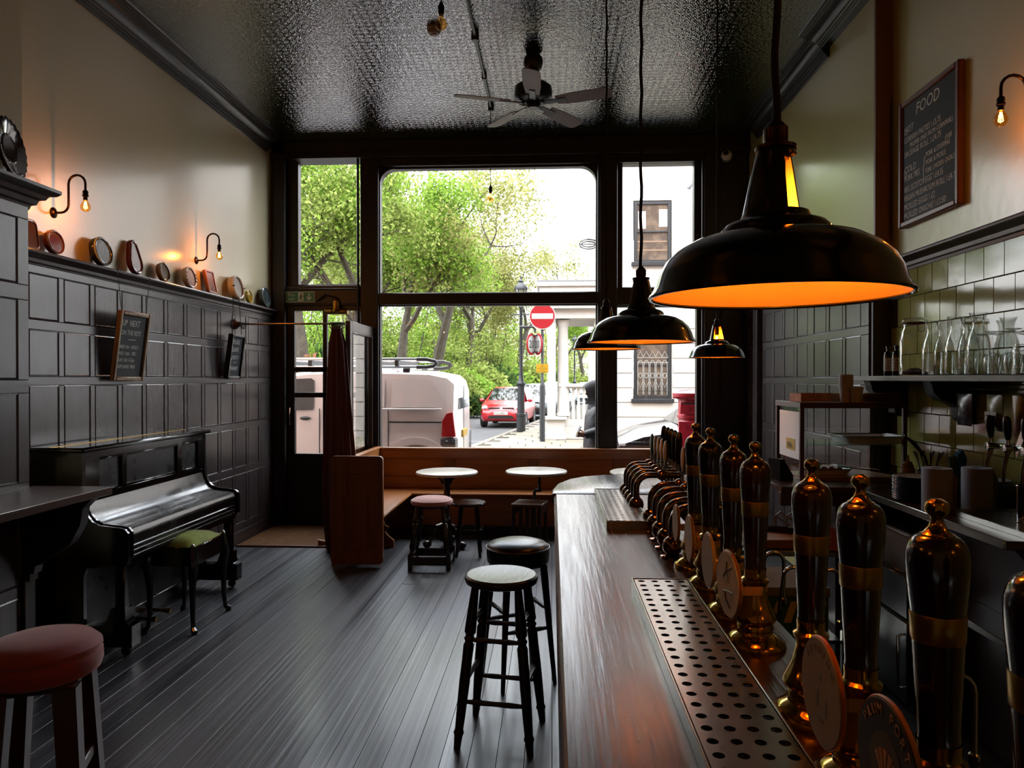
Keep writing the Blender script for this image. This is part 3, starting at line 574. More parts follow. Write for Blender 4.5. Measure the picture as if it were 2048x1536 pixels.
text('Fire', .05, SW, t, (-.138, -.0056, .008), (pi/2, 0, 0), ex=.0002); text('exit', .05, SW, t, (-.138, -.0056, -.036), (pi/2, 0, 0), ex=.0002)
M().box(-.022, .038, -.0062, -.0054, -.048, .048).obj('door_pictogram', SW, t)
m = M().ball((.012, -.007, .03), (.008, .001, .008), 10, 6)
for p, r in (([(.012, .02), (.006, -.005)], .007), ([(.006, -.005), (-.008, -.02), (-.02, -.022)], .005), ([(.006, -.005), (.018, -.02), (.016, -.042)], .005), ([(.012, .015), (.026, .008), (.03, -.004)], .004), ([(.01, .014), (-.006, .006), (-.01, .016)], .004)):
    m.tube([(a, -.0066, b) for a, b in p], r, 5)
m.obj('running_figure', SG, t)
M().prism([(.095, .042), (.107, .042), (.107, -.012), (.128, .01), (.128, -.012), (.101, -.042), (.074, -.012), (.074, .01), (.095, -.012)], -.0062, -.0054, 'y').obj('arrow', SW, t)
t = thing('door_closer', 'old brass door closer on the top rail of the entrance door', 'door closer', (-2.405, 7.985, 2.45))
M().lathe([(0, -.06), (.05, -.06), (.056, -.05), (.05, -.03), (.046, 0), (.046, .07), (.03, .09), (0, .092)], 20, (0, -.05, 0)).obj('cylinder', BRASSB, t); M().lathe([(0, -.13), (.03, -.13), (.034, -.12), (.034, .12), (.03, .13), (0, .13)], 16, (0, -.04, -.045), 'x').obj('spring_barrel', BRASSB, t)
M().tube([(.02, -.06, .1), (-.11, -.09, .14), (-.22, -.03, .07)], .01, 6).obj('arm', IRON, t)
# ================================================================ SETTLE BENCH under the window
t = thing('settle_bench', 'long varnished pine settle running under the window with a panelled end', 'bench', (-1.9, 7.9, 0))
def sb(n, x0, x1, y0, y1, z0, z1, mm=PINE, b=.004): return M().box(x0+1.9, x1+1.9, y0-7.9, y1-7.9, z0, z1, b).obj(n, mm, t)
sb('back_board', -1.9, 1.36, 7.88, 7.905, 0, .86); sb('top_cap', -1.93, 1.38, 7.85, 7.915, .868, .892, PINE, .006); sb('back_rail', -1.9, 1.36, 7.865, 7.88, .775, .868); sb('back_rail', -1.9, 1.36, 7.865, 7.88, .45, .575)
for x in (-1.12, -.2, .72): sb('back_stile', x-.05, x+.05, 7.865, 7.88, .575, .775, PINED)
for a, b in ((-1.89, -1.17), (-1.07, -.25), (-.15, .67), (.77, 1.35)): sb('back_panel', a+.01, b-.01, 7.873, 7.88, .585, .765, PINE, .005)
sb('seat', -1.9, 1.36, 7.5, 7.88, .42, .45, PINE, .01); sb('riser', -1.45, 1.36, 7.56, 7.585, .1, .42, PINE); sb('skirting', -1.45, 1.36, 7.55, 7.58, 0, .1, FRAME)
sb('return_back', -1.935, -1.905, 6.24, 7.9, 0, .88, PINEY); sb('return_cap', -1.945, -1.885, 6.24, 7.87, .88, .905, PINEY, .006); sb('return_rail', -1.905, -1.893, 6.24, 7.87, .775, .88, PINEY)
sb('return_seat', -1.9, -1.47, 6.245, 7.52, .418, .45, PINEY, .012)
M().prism([(0, .418), (.4, .418), (.37, .36), (.33, .3), (.26, .26), (.27, .22), (.31, .2), (.29, .17), (.27, .16), (.30, .12), (.36, .07), (.36, 0), (0, 0)], -.95, -.91, 'y').obj('seat_support', PINED, t)
M().prism(rrect(-.03, .43, .03, .975, .035), -1.7, -1.657, 'y').obj('end_panel', PINED, t)
for q in ((.09, .105, .16, .84), (.295, .31, .16, .84), (.105, .295, .16, .175), (.105, .295, .825, .84)): M().box(q[0], q[1], -1.706, -1.7, q[2], q[3], .003).obj('end_moulding', PINED, t)
# ================================================================ TABLES
CAST = mat('glossy_black_cast_iron', '#0a0a0b', .2, spec=.7, bump=(40, .35, .006))
def table(loc, label, kind):
    t = thing('round_table', label, 'table', loc, 0, 'small round marble tables')
    M().lathe([(0, .712), (.285, .712), (.3, .716), (.306, .728), (.302, .739), (.294, .742), (0, .742)], 48).obj('tabletop', MARBLE, t)
    if kind == 0:
        M().lathe([(.11, .712), (.1, .70), (.05, .68), (.036, .62), (.03, .56), (.034, .5), (.04, .49), (.034, .47), (.03, .44), (.038, .42), (.03, .4), (.026, .34), (.036, .3), (.044, .27), (.034, .25), (.045, .2), (.06, .16), (.05, .1), (.07, .06), (.05, .04), (0, .04)], 16).obj('column', CAST, t)
        for k in range(3):
            a = radians(205+120*k); p = [(.03, .22), (.1, .2), (.14, .14), (.15, .09), (.19, .05)]
            M().tube([(x*cos(a), x*sin(a), z) for x, z in p], [.022, .024, .02, .016, .022], 8).ball((.2*cos(a), .2*sin(a), .037), (.045, .045, .037), 12, 8).obj('leg', CAST, t)
        for k in range(3):
            a = radians(205+120*k); M().tube([(x*cos(a), x*sin(a), z) for x, z in ((.04, .62), (.07, .67), (.13, .705))], .01, 6).obj('top_bracket', CAST, t)
    else:
        M().lathe([(0, .70), (.1, .70), (.1, .712), (0, .712)], 20).obj('mounting_plate', IRON, t)
        M().tube([(.03, 0, .70), (.03, 0, .56), (.02, 0, .545), (-.015, 0, .535), (-.02, 0, .52), (-.02, 0, .02)], .016, 10).obj('cranked_post', IRON, t)
        M().lathe([(0, 0), (.17, 0), (.17, .012), (.04, .03), (0, .03)], 24, (-.02, 0, 0)).obj('base', IRON, t); M().lathe([(.022, .53), (.028, .535), (.028, .555), (.022, .56)], 12, (.03, 0, 0)).obj('clamp', IRON, t)
    return t
table((-1.03, 7.05, 0), 'round marble topped table on an ornate cast iron column behind the rose stool', 0)
table((-.15, 7.16, 0), 'round marble topped table on a cranked iron post behind the square stool', 1)
table((.88, 7.14, 0), 'round marble topped table partly hidden behind the far beer taps', 1)
# ================================================================ STOOLS
def turned(p0, p1, base, nd=((.28, 1.25), (.3, .85), (.32, 1.2), (.34, .85), (.36, 1.15)), k=1):
    P0, P1 = Vector(p0), Vector(p1); u = [0, .08, .2]+[a for a, _ in nd]+[.45, .6, .8, .88, .9, .92, 1]; r = [.8, .95, 1.15]+[b for _, b in nd]+[1.1, 1.15, 1.0, .9, 1.15, .9, .72]
    return M().tube([tuple(P0.lerp(P1, a)) for a in u], [base*b*k for b in r], 12)
def barstool(loc, rz, label, h, rs, rt, rb, padded, st):
    t = thing('bar_stool', label, 'stool', loc, rz); q = .7071
    if padded:
        M().lathe([(0, h+.012), (rs*.6, h+.008), (rs*.88, h-.006), (rs*.96, h-.018), (rs*.985, h-.026)], 40).obj('seat_pad', LEATHER, t)
        M().tube([(rs*cos(a), rs*sin(a), h-.028) for a in [2*pi*k/48 for k in range(48)]], .0045, 6, closed=True).obj('piping', mat('grey_piping', '#55575a', .4), t)
        M().lathe([(rs*.985, h-.03), (rs*.995, h-.06), (rs*.97, h-.105), (rs*.9, h-.118), (0, h-.118)], 40).obj('seat_band', LEATHER, t); zt = h-.118
    else:
        M().lathe([(0, h-.006), (rs*.5, h-.005), (rs*.8, h), (rs*.93, h+.001), (rs*.985, h-.006), (rs, h-.018), (rs*.97, h-.034), (rs*.88, h-.04), (0, h-.04)], 44).obj('seat', mat('worn_stool_seat', '#3c3a36', .28, spec=.6, bump=(10, .3, .003), st=(6, .7, 6), var=(5, '#292420', .35, .7)), t); zt = h-.04
    for sx in (-1, 1):
        for sy in (-1, 1):
            a, b = (sx*rt*q, sy*rt*q, zt), (sx*rb*q, sy*rb*q, 0)
            (turned(a, b, .021) if not padded else M().tube([a, tuple(Vector(a).lerp(Vector(b), .1)), b], [.02, .021, .012], 10)).obj('leg', DARKW, t)
    def at(z): return (rt+(rb-rt)*(1-z/zt))*q
    for (z, axy) in st:
        r = at(z)
        for s in (-1, 1):
            p = [(-r, s*r, z), (-r*.5, s*r, z), (0, s*r, z), (r*.5, s*r, z), (r, s*r, z)]
            if axy: p = [(b, a, c) for a, b, c in p]
            M().tube(p, [.008, .013, .011, .013, .008], 8).obj('stretcher', DARKW, t)
    return t
barstool((-.232, 3.325, 0), -.148, 'tall dark wooden bar stool with turned legs and polished round seat by the counter', .747, .171, .14, .235, False, ((.475, 0), (.205, 0), (.545, 1), (.29, 1)))
barstool((-.185, 3.97, 0), radians(-19-45), 'tall bar stool with black leather seat and grey piping behind the wooden stool', .752, .175, .15, .215, True, ((.4, 0), (.3, 1)))
t = thing('low_stool', 'low stool with pale rose velvet seat and turned black legs near the settle end', 'stool', (-1.055, 6.31, 0), .03)
M().lathe([(0, .612), (.08, .611), (.15, .602), (.182, .585), (.187, .565), (.178, .548), (0, .545)], 40).obj('seat', VELPALE, t); M().lathe([(.16, .545), (.15, .525), (0, .525)], 24).obj('seat_frame', BLACK, t)
for sx in (-1, 1):
    for sy in (-1, 1): turned((sx*.11, sy*.11, .53), (sx*.16, sy*.16, .1), .02, ((.25, 1.5), (.3, .8), (.34, 1.4), (.72, 1.3), (.75, .8), (.8, 1.4))).box(sx*.165-.02, sx*.165+.02, sy*.165-.02, sy*.165+.02, 0, .14, .004).obj('leg', BLACK, t)
for s in (-1, 1): M().box(-.15, .15, s*.165-.013, s*.165+.013, .045, .115, .003).obj('stretcher', BLACK, t); M().box(s*.165-.013, s*.165+.013, -.15, .15, .045, .115, .003).obj('stretcher', BLACK, t)
t = thing('low_stool', 'low dark round wooden stool with ring stretcher beside the marble table column', 'stool', (-.775, 6.72, 0), .55)
M().lathe([(0, .497), (.13, .499), (.155, .498), (.163, .488), (.158, .472), (.14, .468), (0, .468)], 36).obj('seat', mat('red_brown_seat', '#341510', .25, var=(6, '#1d0c09', .4, .7)), t)
for k in range(4): a = k*pi/2+.3; M().tube([(.1*cos(a), .1*sin(a), .468), (.155*cos(a), .155*sin(a), 0)], [.019, .015], 8).obj('leg', BLACK, t)
M().tube([(.127*cos(a), .127*sin(a), .25) for a in [2*pi*k/28 for k in range(28)]], .009, 6, closed=True).obj('ring_stretcher', BLACK, t)
t = thing('square_stool', 'square topped dark wooden stool with slatted sides before the cranked table', 'stool', (-.205, 6.83, 0), -.22)
M().box(-.145, .145, -.145, .145, .455, .482, .004).obj('seat', mat('brown_plank_top', '#4f3a2c', .35, bump=(8, .3, .002), st=(.7, 6, 6)), t)
for sx in (-1, 1):
    for sy in (-1, 1): M().box(sx*.125-.015, sx*.125+.015, sy*.125-.015, sy*.125+.015, 0, .455, .003).obj('leg', DARKW, t)
for s in (-1, 1):
    for k in (-.055, .005, .06): M().box(k-.018, k+.018, s*.128-.006, s*.128+.006, .08, .455, .002).obj('slat', DARKW, t)
    M().box(-.11, .11, s*.128-.008, s*.128+.008, .06, .1, .002).obj('stretcher', DARKW, t); M().box(s*.128-.008, s*.128+.008, -.11, .11, .38, .455, .002).obj('apron', DARKW, t)
# ================================================================ BAR COUNTER
BZ = 1.1; t = thing('bar_counter', 'long worn wooden bar counter with rounded far end', 'counter', (.27, 2, 0))
def bar_poly(i): return [(.0+i, 3.452), (.003+i, 3.6), (.03+i, 3.8), (.09+i*.8, 3.97-i*.3), (.18+i*.5, 4.09-i*.6), (.3, 4.165-i), (.5, 4.18-i), (1.0, 4.18-i)]
def slab(poly, z0, z1, b):
    c = Vector((sum(p[0] for p in poly)/len(poly), sum(p[1] for p in poly)/len(poly))); n = len(poly)
    def off(p, d): v = c-Vector(p); return tuple(Vector(p)+v.normalized()*d)
    rs = [(b, z0), (0, z0+b), (0, z1-b), (b*.4, z1-b*.3), (b, z1)]; vs = []
    for d, z in rs: vs += [(*off(p, d), z) for p in poly]
    fs = [(k*n+i, k*n+(i+1) % n, (k+1)*n+(i+1) % n, (k+1)*n+i) for k in range(4) for i in range(n)]+[tuple(range(n-1, -1, -1)), tuple(4*n+i for i in range(n))]
    return M().add(vs, fs)
W2L = Matrix.Translation((-.27, -2, 0))
def wl(m): m.v = [(a-.27, b-2, c) for a, b, c in m.v]; return m
wl(M().box(.012, .525, -.4, 3.448, BZ-.048, BZ, .012)).obj('counter_top', BARTOP, t)
wl(slab([(a, b) for a, b in bar_poly(0)]+[(1.0, 3.75), (.525, 3.75), (.525, 3.452)], BZ-.048, BZ, .012)).obj('counter_top', BARTOP, t)
wl(M().prism(bar_poly(.09)+[(1.0, 4.0), (.9, 3.9), (.3, 3.45)], .0, BZ-.048, 'z')).obj('curved_front', DARKW, t)
wl(M().box(.11, .14, -.4, 3.45, 0, BZ-.048)).obj('counter_front', DARKW, t)
for k in range(7):
    y = -.2+k*.55
    wl(M().box(.098, .11, y, y+.1, .16, 1.04, .003)).obj('front_stile', DARKW, t); wl(M().box(.102, .11, y+.14, y+.51, .28, .9, .006)).obj('front_panel', DARKW, t)
wl(M().box(.085, .11, -.4, 3.45, 0, .16, .005)).obj('plinth', DARKW, t); wl(M().box(.05, .11, -.4, 3.45, .98, 1.05, .01)).obj('cornice_moulding', DARKW, t)
for y in (2.86, 1.2): wl(M().prism([(.11, .98), (.055, .98), (.06, .9), (.085, .82), (.075, .74), (.11, .7)], y-.05, y+.05, 'y')).obj('corbel', DARKW, t)
wl(M().box(.15, .5, -.4, 3.4, .58, .61)).obj('inner_shelf', DARKW, t)
def tray(loc, w, l, h, nx, ny, r, label, slot=1, g='steel drip trays'):
    t = thing('drip_tray', label, 'drip tray', loc, 0, g); px, py = (w-.012)/nx, (l-.012)/ny
    M().box(-w/2, -w/2+.004, 0, l, 0, h, .001).box(w/2-.004, w/2, 0, l, 0, h, .001).box(-w/2+.004, w/2-.004, 0, .004, 0, h, .001).box(-w/2+.004, w/2-.004, l-.004, l, 0, h, .001).box(-w/2+.004, w/2-.004, .004, l-.004, 0, .003).obj('tray_body', STEEL, t)
    m = M(); n = 12; z = h-.002; zb = z-.003
    for i in range(nx):
        for j in range(ny):
            cx, cy = -w/2+.006+(i+.5)*px, .006+(j+.5)*py; o = len(m.v)
            sq = [];
            for k in range(n):
                a = 2*pi*k/n+pi/4; c_, s_ = cos(a), sin(a); q = max(abs(c_), abs(s_)); sq.append((cx+c_/q*px/2, cy+s_/q*py/2, z))
            ho = [(cx+r*cos(2*pi*k/n+pi/4), cy+r*slot*sin(2*pi*k/n+pi/4), z) for k in range(n)]
            m.v += sq+ho+[(a, b, zb) for a, b, _ in ho]
            for k in range(n): j2 = (k+1) % n; m.f.append((o+k, o+j2, o+n+j2, o+n+k)); m.f.append((o+n+k, o+n+j2, o+2*n+j2, o+2*n+k))
    m.obj('perforated_plate', STEEL, t)
    M().box(-w/2+.005, w/2-.005, .005, l-.005, .003, .006).obj('tray_floor', mat('dark_tray_sheet', '#0c0b0a', .4), t)  # near-black sheet under the perforated plate
tray((.282, .55, BZ), .148, 1.34, .032, 4, 34, .0088, 'long perforated steel drip tray on the counter in front of the hand pumps')
tray((.281, 2.635, BZ), .16, .775, .034, 6, 26, .0075, 'shorter slotted steel drip tray on the counter in front of the swan neck taps', .8)
# swan neck beer fonts
def font(loc, label, bc, g):
    t = thing('beer_font', label, 'beer tap', loc, R.uniform(-.04, .04), g)
    M().lathe([(.036, 0), (.036, .006), (.02, .01)], 20).ball((0, 0, .036), .031, 20, 12).obj('base_ball', COPPER, t)
    p = [(0, 0, .06), (0, 0, .1)]+[(.055-.055*cos(a), 0, .1+.055*sin(a)) for a in [pi/2*k/7 for k in range(1, 8)]]+[(.1, 0, .155)]
    M().tube(p, .0125, 12).obj('neck', COPPER, t)
    M().ball((.105, 0, .155), .022, 16, 10).lathe([(.012, .11), (.017, .125), (.013, .132), (.013, .175), (.017, .178), (.014, .19), (0, .19)], 14, (0, 0, .155), 'x').obj('tap_body', COPPER, t)
    M().tube([(.16, 0, .15), (.163, 0, .12), (.168, 0, .07)], .007, 8).obj('nozzle', COPPER, t)
    M().tube([(.118, 0, .165), (.118, 0, .21)], .005, 8).obj('badge_stem', CHROME, t)
    b = M().ball((.118, 0, .248), (.007, .026, .047), 20, 14).obj('badge', mat('badge_'+bc, bc, .3), t); M().ball((.122, 0, .248), (.006, .029, .05), 20, 14).obj('badge_back', PLASTIC, b)
    M().tube([(.17, 0, .17), (.172, 0, .2)], .005, 8).obj('lever_stem', CHROME, t)
    M().tube([(.172, 0, .2), (.173, 0, .215), (.174, 0, .25), (.175, 0, .3), (.176, 0, .325), (.176, 0, .333)], [.007, .011, .013, .014, .011, .004], 10).obj('lever', PLASTIC, t)
for k, (y, c) in enumerate(zip((3.38, 3.28, 3.18, 3.08, 2.98), ('#2c6b3a', '#a59c8c', '#c0b8a4', '#b8a294', '#a8a4a0'))):
    font((.348, y, BZ), 'copper swan neck beer font, %s of the far set' % ('fifth and furthest', 'fourth', 'third', 'second', 'nearest')[k], c, 'far set of swan neck beer fonts')
for k, (y, c) in enumerate(zip((2.72, 2.60, 2.48, 2.36, 2.24), ('#9a9690', '#a29c94', '#8a8c88', '#7f837c', '#94908a'))):
    font((.372, y, BZ), 'copper swan neck beer font, %s of the near set' % ('fifth and furthest', 'fourth', 'third', 'second', 'nearest')[k], c, 'near set of swan neck beer fonts')
# hand pumps
def pump0():
    t = thing('hand_pump', 'x', 'beer pump', (0, 0, 0), 0, 'tall beer hand pumps on the counter')
    M().lathe([(.061, 0), (.0615, .006), (.058, .014), (.046, .024), (.036, .03), (.035, .036), (.037, .04), (.036, .046), (.034, .05), (.04, .055), (.0435, .062), (.042, .07), (.036, .08), (.03, .094), (.026, .11), (.0235, .124), (.024, .134), (.0275, .14), (.0275, .145), (.022, .149), (.0215, .156), (.0225, .168)], 32).obj('pump_base', BRASS, t)
    M().lathe([(.0215, .166), (.0205, .176), (.0215, .2), (.0238, .24), (.0255, .281)], 28).obj('lower_handle', MAHOG, t)
    M().lathe([(.0262, .281), (.0268, .283), (.0278, .311), (.0272, .313)], 28).obj('band', BRASSB, t)
    M().lathe([(.0268, .312), (.0285, .33), (.0303, .35), (.0312, .368), (.0305, .381), (.0275, .391), (.0225, .3975), (.017, .4)], 28).obj('upper_handle', MAHOG, t)
    M().lathe([(.017, .398), (.0175, .401), (.0135, .403), (.009, .409), (.0062, .416), (.0072, .421), (.0118, .426), (.0125, .431), (.0105, .437), (.005, .4405), (0, .441)], 22).obj('finial', BRASS, t); return t
PY = (2.13, 1.93, 1.70, 1.51, 1.19, 1.0, .80, .635); PN = ('furthest hand pump, next to the swan neck fonts', 'second furthest hand pump', 'hand pump beside the plain white oval clip', 'hand pump with the drawn line art clip', 'hand pump without a clip, halfway along the row', 'hand pump wearing the large grey round clip', 'hand pump wearing the plum porter clip', 'nearest hand pump at the picture edge')
p0 = pump0()
for k, y in enumerate(PY):
    o = p0 if k == 0 else dup(p0, (0, 0, 0)); o.location = (.42, y, BZ); o.rotation_euler = (0, R.uniform(-.012, .012), R.uniform(0, 3)); o['label'] = 'brass and mahogany '+PN[k]; o.scale = (1, 1, .955)
def clip(y, label, col, rad=.066, rz=0, sy=1, edge='#8c5a34'):
    t = tag(link('pump_clip', None, None, (.362, y-.02, BZ+.132), (0, 0, rz)), label, 'pump clip', 'pump clips on the hand pumps')
    M().lathe([(0, .004), (rad*.985, .004), (rad, .002), (rad, -.002), (rad*.985, -.004), (0, -.004)], 40, ax='x').obj('plate', mat('clip_'+col, col, .65, var=(30, '#a5a29d', .52, .8) if col != '#1d1426' else None), t).scale = (1, sy, 1)
    M().tube([(0, rad*sy*cos(a), rad*sin(a)) for a in [2*pi*k/40 for k in range(40)]], .0028, 6, closed=True).obj('rim', mat('clip_rim'+edge, edge, .4), t)
    s = M(); zz = -.022
    for sg in (-1, 1):
        p = [(.006, .006), (.03, sg*.01), (.042, .02+sg*.03), (.062, .02+sg*.032), (.08, .02+sg*.02)]
        for a, b in zip(p, p[1:]): s.add([(a[0], a[1], zz), (b[0], b[1], zz), (b[0], b[1], zz+.018), (a[0], a[1], zz+.018)], [(0, 1, 2, 3)])
    s.obj('strap', mat('pale_strap', '#b59a88', .5), t); return t
clip(2.13, 'narrow pale pump clip on the furthest hand pump', '#c9c7c2', .052, 0, .9); clip(1.93, 'white pump clip with dark lower half on the second furthest hand pump', '#d3d1cc', .06, 0, .9)
clip(1.70, 'plain white oval pump clip on the third hand pump', '#bdbab5', .062, .0, 1, '#c0a890')
t = clip(1.51, 'white pump clip with black line drawing, seen almost edge on', '#dcdad6', .066, .1)
for (a, b) in (((-.03, .04), (.02, .01)), ((.0, .045), (-.01, .005)), ((-.035, -.01), (.025, -.02)), ((.01, -.02), (-.02, -.045))): M().tube([(-.0045, a[0], a[1]), (-.0045, (a[0]+b[0])/2+.01, (a[1]+b[1])/2), (-.0045, b[0], b[1])], .0015, 4).obj('drawn_line', IRON, t)
t = clip(1.0, 'large grey white round pump clip with faint lettering', '#a0958d', .07, 0, 1, '#c06a3a'); FT = mat('faint_grey_ink', '#7d7a78', .6)
def arctext(t, s, rad, a0, da, size, m, x=-.0045):
    for k, ch in enumerate(s):
        if ch == ' ': continue
        a = a0-da*k  # angle from +up, in the plate plane seen from -x (right = -y)
        y, z = rad*sin(a), rad*cos(a); o = text(ch, size, m, t, (x, y, z), (0, 0, 0), 'letter', 'CENTER', .0003)
        o.rotation_euler = (Matrix.Rotation(-a, 3, 'X') @ Matrix(((0, 0, -1), (-1, 0, 0), (0, 1, 0)))).to_euler()
arctext(t, 'BREWING', .052, .85, .28, .014, FT)
for y, z, a, b in ((.0, .022, .009, .007), (.01, -.01, .008, .014), (-.02, -.014, .007, .013), (-.004, -.034, .012, .005)): M().ball((-.004, y, z), (.0006, a, b), 14, 6).obj('printed_blot', FT, t)
t = clip(.81, 'dark purple pump clip lettered plum porter', '#1d1426', .072, 0, 1, '#9a6a44'); TAN = mat('tan_print', '#b08a6a', .6)
arctext(t, 'PLUM PORTER', .054, .95, .235, .0165, TAN)
M().lathe([(0, -.0046), (.037, -.0046), (.037, -.004)], 30, ax='x').obj('centre_print', mat('brown_print', '#4a3424', .6), t)
for k in range(5): a = -.8+.4*k; M().prism([(0, -.02), (.03*sin(a-.15), .03*cos(a-.15)-.01), (.03*sin(a+.15), .03*cos(a+.15)-.01)], -.0052, -.0046, 'x').obj('fan_blade_print', TAN, t)
# ================================================================ PENDANTS, FAN, CEILING FITTINGS
CORD = mat('braided_black_cord', '#0b0a0a', .8)
def pendant(X, Y, z, label, og, r=.182, w=1.0, lit=1):
    k = r/.18; t = thing('pendant_lamp', label, 'lamp', (X, Y, z), og, 'black enamel pendant lamps')
    dome = [(.1815, -.004), (.183, 0), (.18, .006), (.177, .011), (.171, .03), (.16, .05), (.143, .066), (.12, .079), (.098, .085), (.08, .089), (.078, .096), (.07, .104), (.056, .109), (.05, .113)]
    neck = [(.05, .113), (.047, .12), (.043, .14), (.038, .165), (.034, .185), (.029, .207), (.0275, .211), (.02, .213)]
    s = lambda P, d=0: [((a-d)*k, b*k) for a, b in P]
    M().lathe(s(dome), 56).lathe(s(neck), 36, a0=.95, a1=2*pi-.95).lathe(s(neck[-3:]), 18, a0=-.95, a1=.95).lathe(s(neck[:2]), 18, a0=-.95, a1=.95).obj('shade', ENAMELB, t)
    M().lathe(s(dome[1:], .0022), 56).lathe(s(neck[:-2], .0022), 36, a0=.95, a1=2*pi-.95).obj('shade_lining', ENAMELW, t)
    M().tube([(.1825*k*cos(a), .1825*k*sin(a), -.002*k) for a in [2*pi*q/56 for q in range(56)]], .0032*k, 6, closed=True).obj('rolled_rim', ENAMELB, t)
    h = M().lathe([(0, .15), (.014, .15), (.014, .2), (.019, .202), (.019, .214), (.03, .216), (.03, .221), (.016, .224), (.018, .231), (.018, .248), (.011, .256), (.006, .262), (0, .262)], 20).obj('bulb_holder', BRONZE, t)
    if k < 3: M().lathe([(0, .083), (.017, .087), (.024, .1), (.023, .118), (.016, .135), (.012, .152)], 16).obj('bulb', BULBG, h); m = M(); [m.tube([(.005*cos(a), .005*sin(a), .14), (.014*cos(a), .014*sin(a), .1), (.005*cos(a+.5), .005*sin(a+.5), .097)], .0012, 4) for a in (0, 1.26, 2.5, 3.77, 5.03)]; m.obj('filament', FILAMENT, h)
    l = bpy.data.lights.new('pendant_light', 'POINT'); l.energy = w; l.color = (1, .47, .07); l.shadow_soft_size = .02; o = link('pendant_light', l, h, (0, 0, .105))
    m = M(); n = int((CZ-z-.26)/.035); m.tube([(.0022*cos(q*1.3), .0022*sin(q*1.3), .258+q*(CZ-z-.258)/n) for q in range(n+1)], .0058, 8); m.obj('cord', CORD, t)
    return t
PW = .36
pendant(.335, 1.10, 1.776, 'large black enamel pendant lamp with glowing orange inside, nearest above the counter', -.55, w=PW)
pendant(.312, 2.54, 1.782, 'black enamel pendant lamp hung second along the counter', 2.6, w=PW)
pendant(.29, 3.84, 1.812, 'black enamel pendant lamp hung third along the counter, partly hidden by the second', 2.6, w=PW)
pendant(1.125, 4.98, 1.80, 'black enamel pendant lamp hung lone over the far back bar by the panelling', -1.3, w=PW)
t = thing('ceiling_fan', 'black ceiling fan with five grey wooden blades', 'fan', (-.15, 5.9, CZ), 0)
M().lathe([(0, 0), (.05, 0), (.075, -.03), (.08, -.07), (.07, -.11), (.04, -.14), (.02, -.145), (0, -.145)], 24).obj('canopy', IRON, t); M().lathe([(.014, -.14), (.014, -.26)], 12).obj('downrod', IRON, t)
M().lathe([(0, -.24), (.12, -.245), (.15, -.27), (.155, -.3), (.155, -.36), (.14, -.375), (.11, -.385), (.06, -.39), (.06, -.425), (.045, -.44), (0, -.44)], 36).obj('motor', IRON, t)
bl = M().prism([(.2, -.055), (.35, -.07), (.6, -.072), (.64, -.06), (.655, -.03), (.655, .03), (.64, .06), (.6, .072), (.35, .07), (.2, .055)], -.006, .0, 'z').mesh('blade', mat('grey_wood_blade', '#766a68', .5, bump=(8, .15, .002)))
br = M().box(.1, .28, -.025, .025, -.004, .004, .002).tube([(.1, 0, .0), (.06, 0, .02)], .012, 6).mesh('blade_bracket', IRON)
for k in range(5):
    a = radians(-90+72*k); b = link('blade', bl, t, (0, 0, -.395), (radians(-12), 0, a)); link('blade_bracket', br, b, (0, 0, -.008))
M().tube([(.01, -.06, -.42), (.01, -.06, -1.05)], .0013, 4).obj('pull_cord', CORD, t)
t = thing('ceiling_conduit', 'grey metal conduit running along the ceiling to a junction box', 'pipe', (-.585, 6.96, CZ)); GM = mat('grey_conduit', '#5b5e5f', .35, metal=.6)
M().tube([(0, -7, -.03), (0, 0, -.03)], .0105, 10).obj('pipe', GM, t)
for y in (0, -1.45): M().lathe([(0, -.06), (.026, -.06), (.03, -.055), (.03, -.002), (0, -.002)], 18, (0, y, 0)).obj('junction_box', IRON, t)
for y in (-.7, -2.4): M().box(-.022, .022, y-.01, y+.01, -.045, 0, .003).obj('saddle_clip', GM, t)
def barebulb(X, Y, z, label):
    t = thing('bare_bulb_pendant', label, 'lamp', (X, Y, z), 0, 'bare bulbs hung from the conduit')
    h = M().lathe([(0, .125), (.008, .123), (.012, .11), (.018, .105), (.018, .07), (.014, .05), (0, .05)], 14).obj('bulb_holder', BRONZE, t); bulb(h, 0, .036, .1, lit=False)
    M().tube([(0, 0, .12), (0, 0, CZ-z-.05)], .004, 6).obj('cord', CORD, t)
barebulb(-.585, 6.9, 3.385, 'bare amber bulb hanging before the large window'); barebulb(-.63, 4.1, 3.68, 'bare amber bulb hanging in front of the smoke detector')
p = atZ(868, 56, CZ); t = thing('smoke_detector', 'white round smoke detector on the green ceiling', 'smoke detector', (p.x, p.y, CZ)); DT = mat('grey_white_plastic', '#a29a98', .5)
M().lathe([(.055, 0), (.056, -.012), (.05, -.016)], 24).obj('base', DT, t); M().lathe([(.05, -.016), (.047, -.035), (.04, -.045), (.015, -.05), (0, -.05)], 24).obj('sensor_head', DT, t); M().lathe([(.02, -.05), (.018, -.058), (0, -.058)], 16).obj('cap', DT, t)
t = thing('security_camera', 'white ball security camera on the front corner post', 'camera', (1.885, 7.95, 4.065)); M().lathe([(0, 0), (.06, 0), (.065, -.012), (.06, -.02)], 24, ax='y').ball((0, -.05, 0), .058, 22, 14).obj('housing', WHITEP, t)
M().ball((-.012, -.085, .008), (.032, .03, .032), 18, 10).obj('lens', PLASTIC, t); M().tube([(-.06, 0, -.03), (-.09, -.005, -.12), (-.16, 0, -.17)], .004, 5).obj('cable', CORD, t)
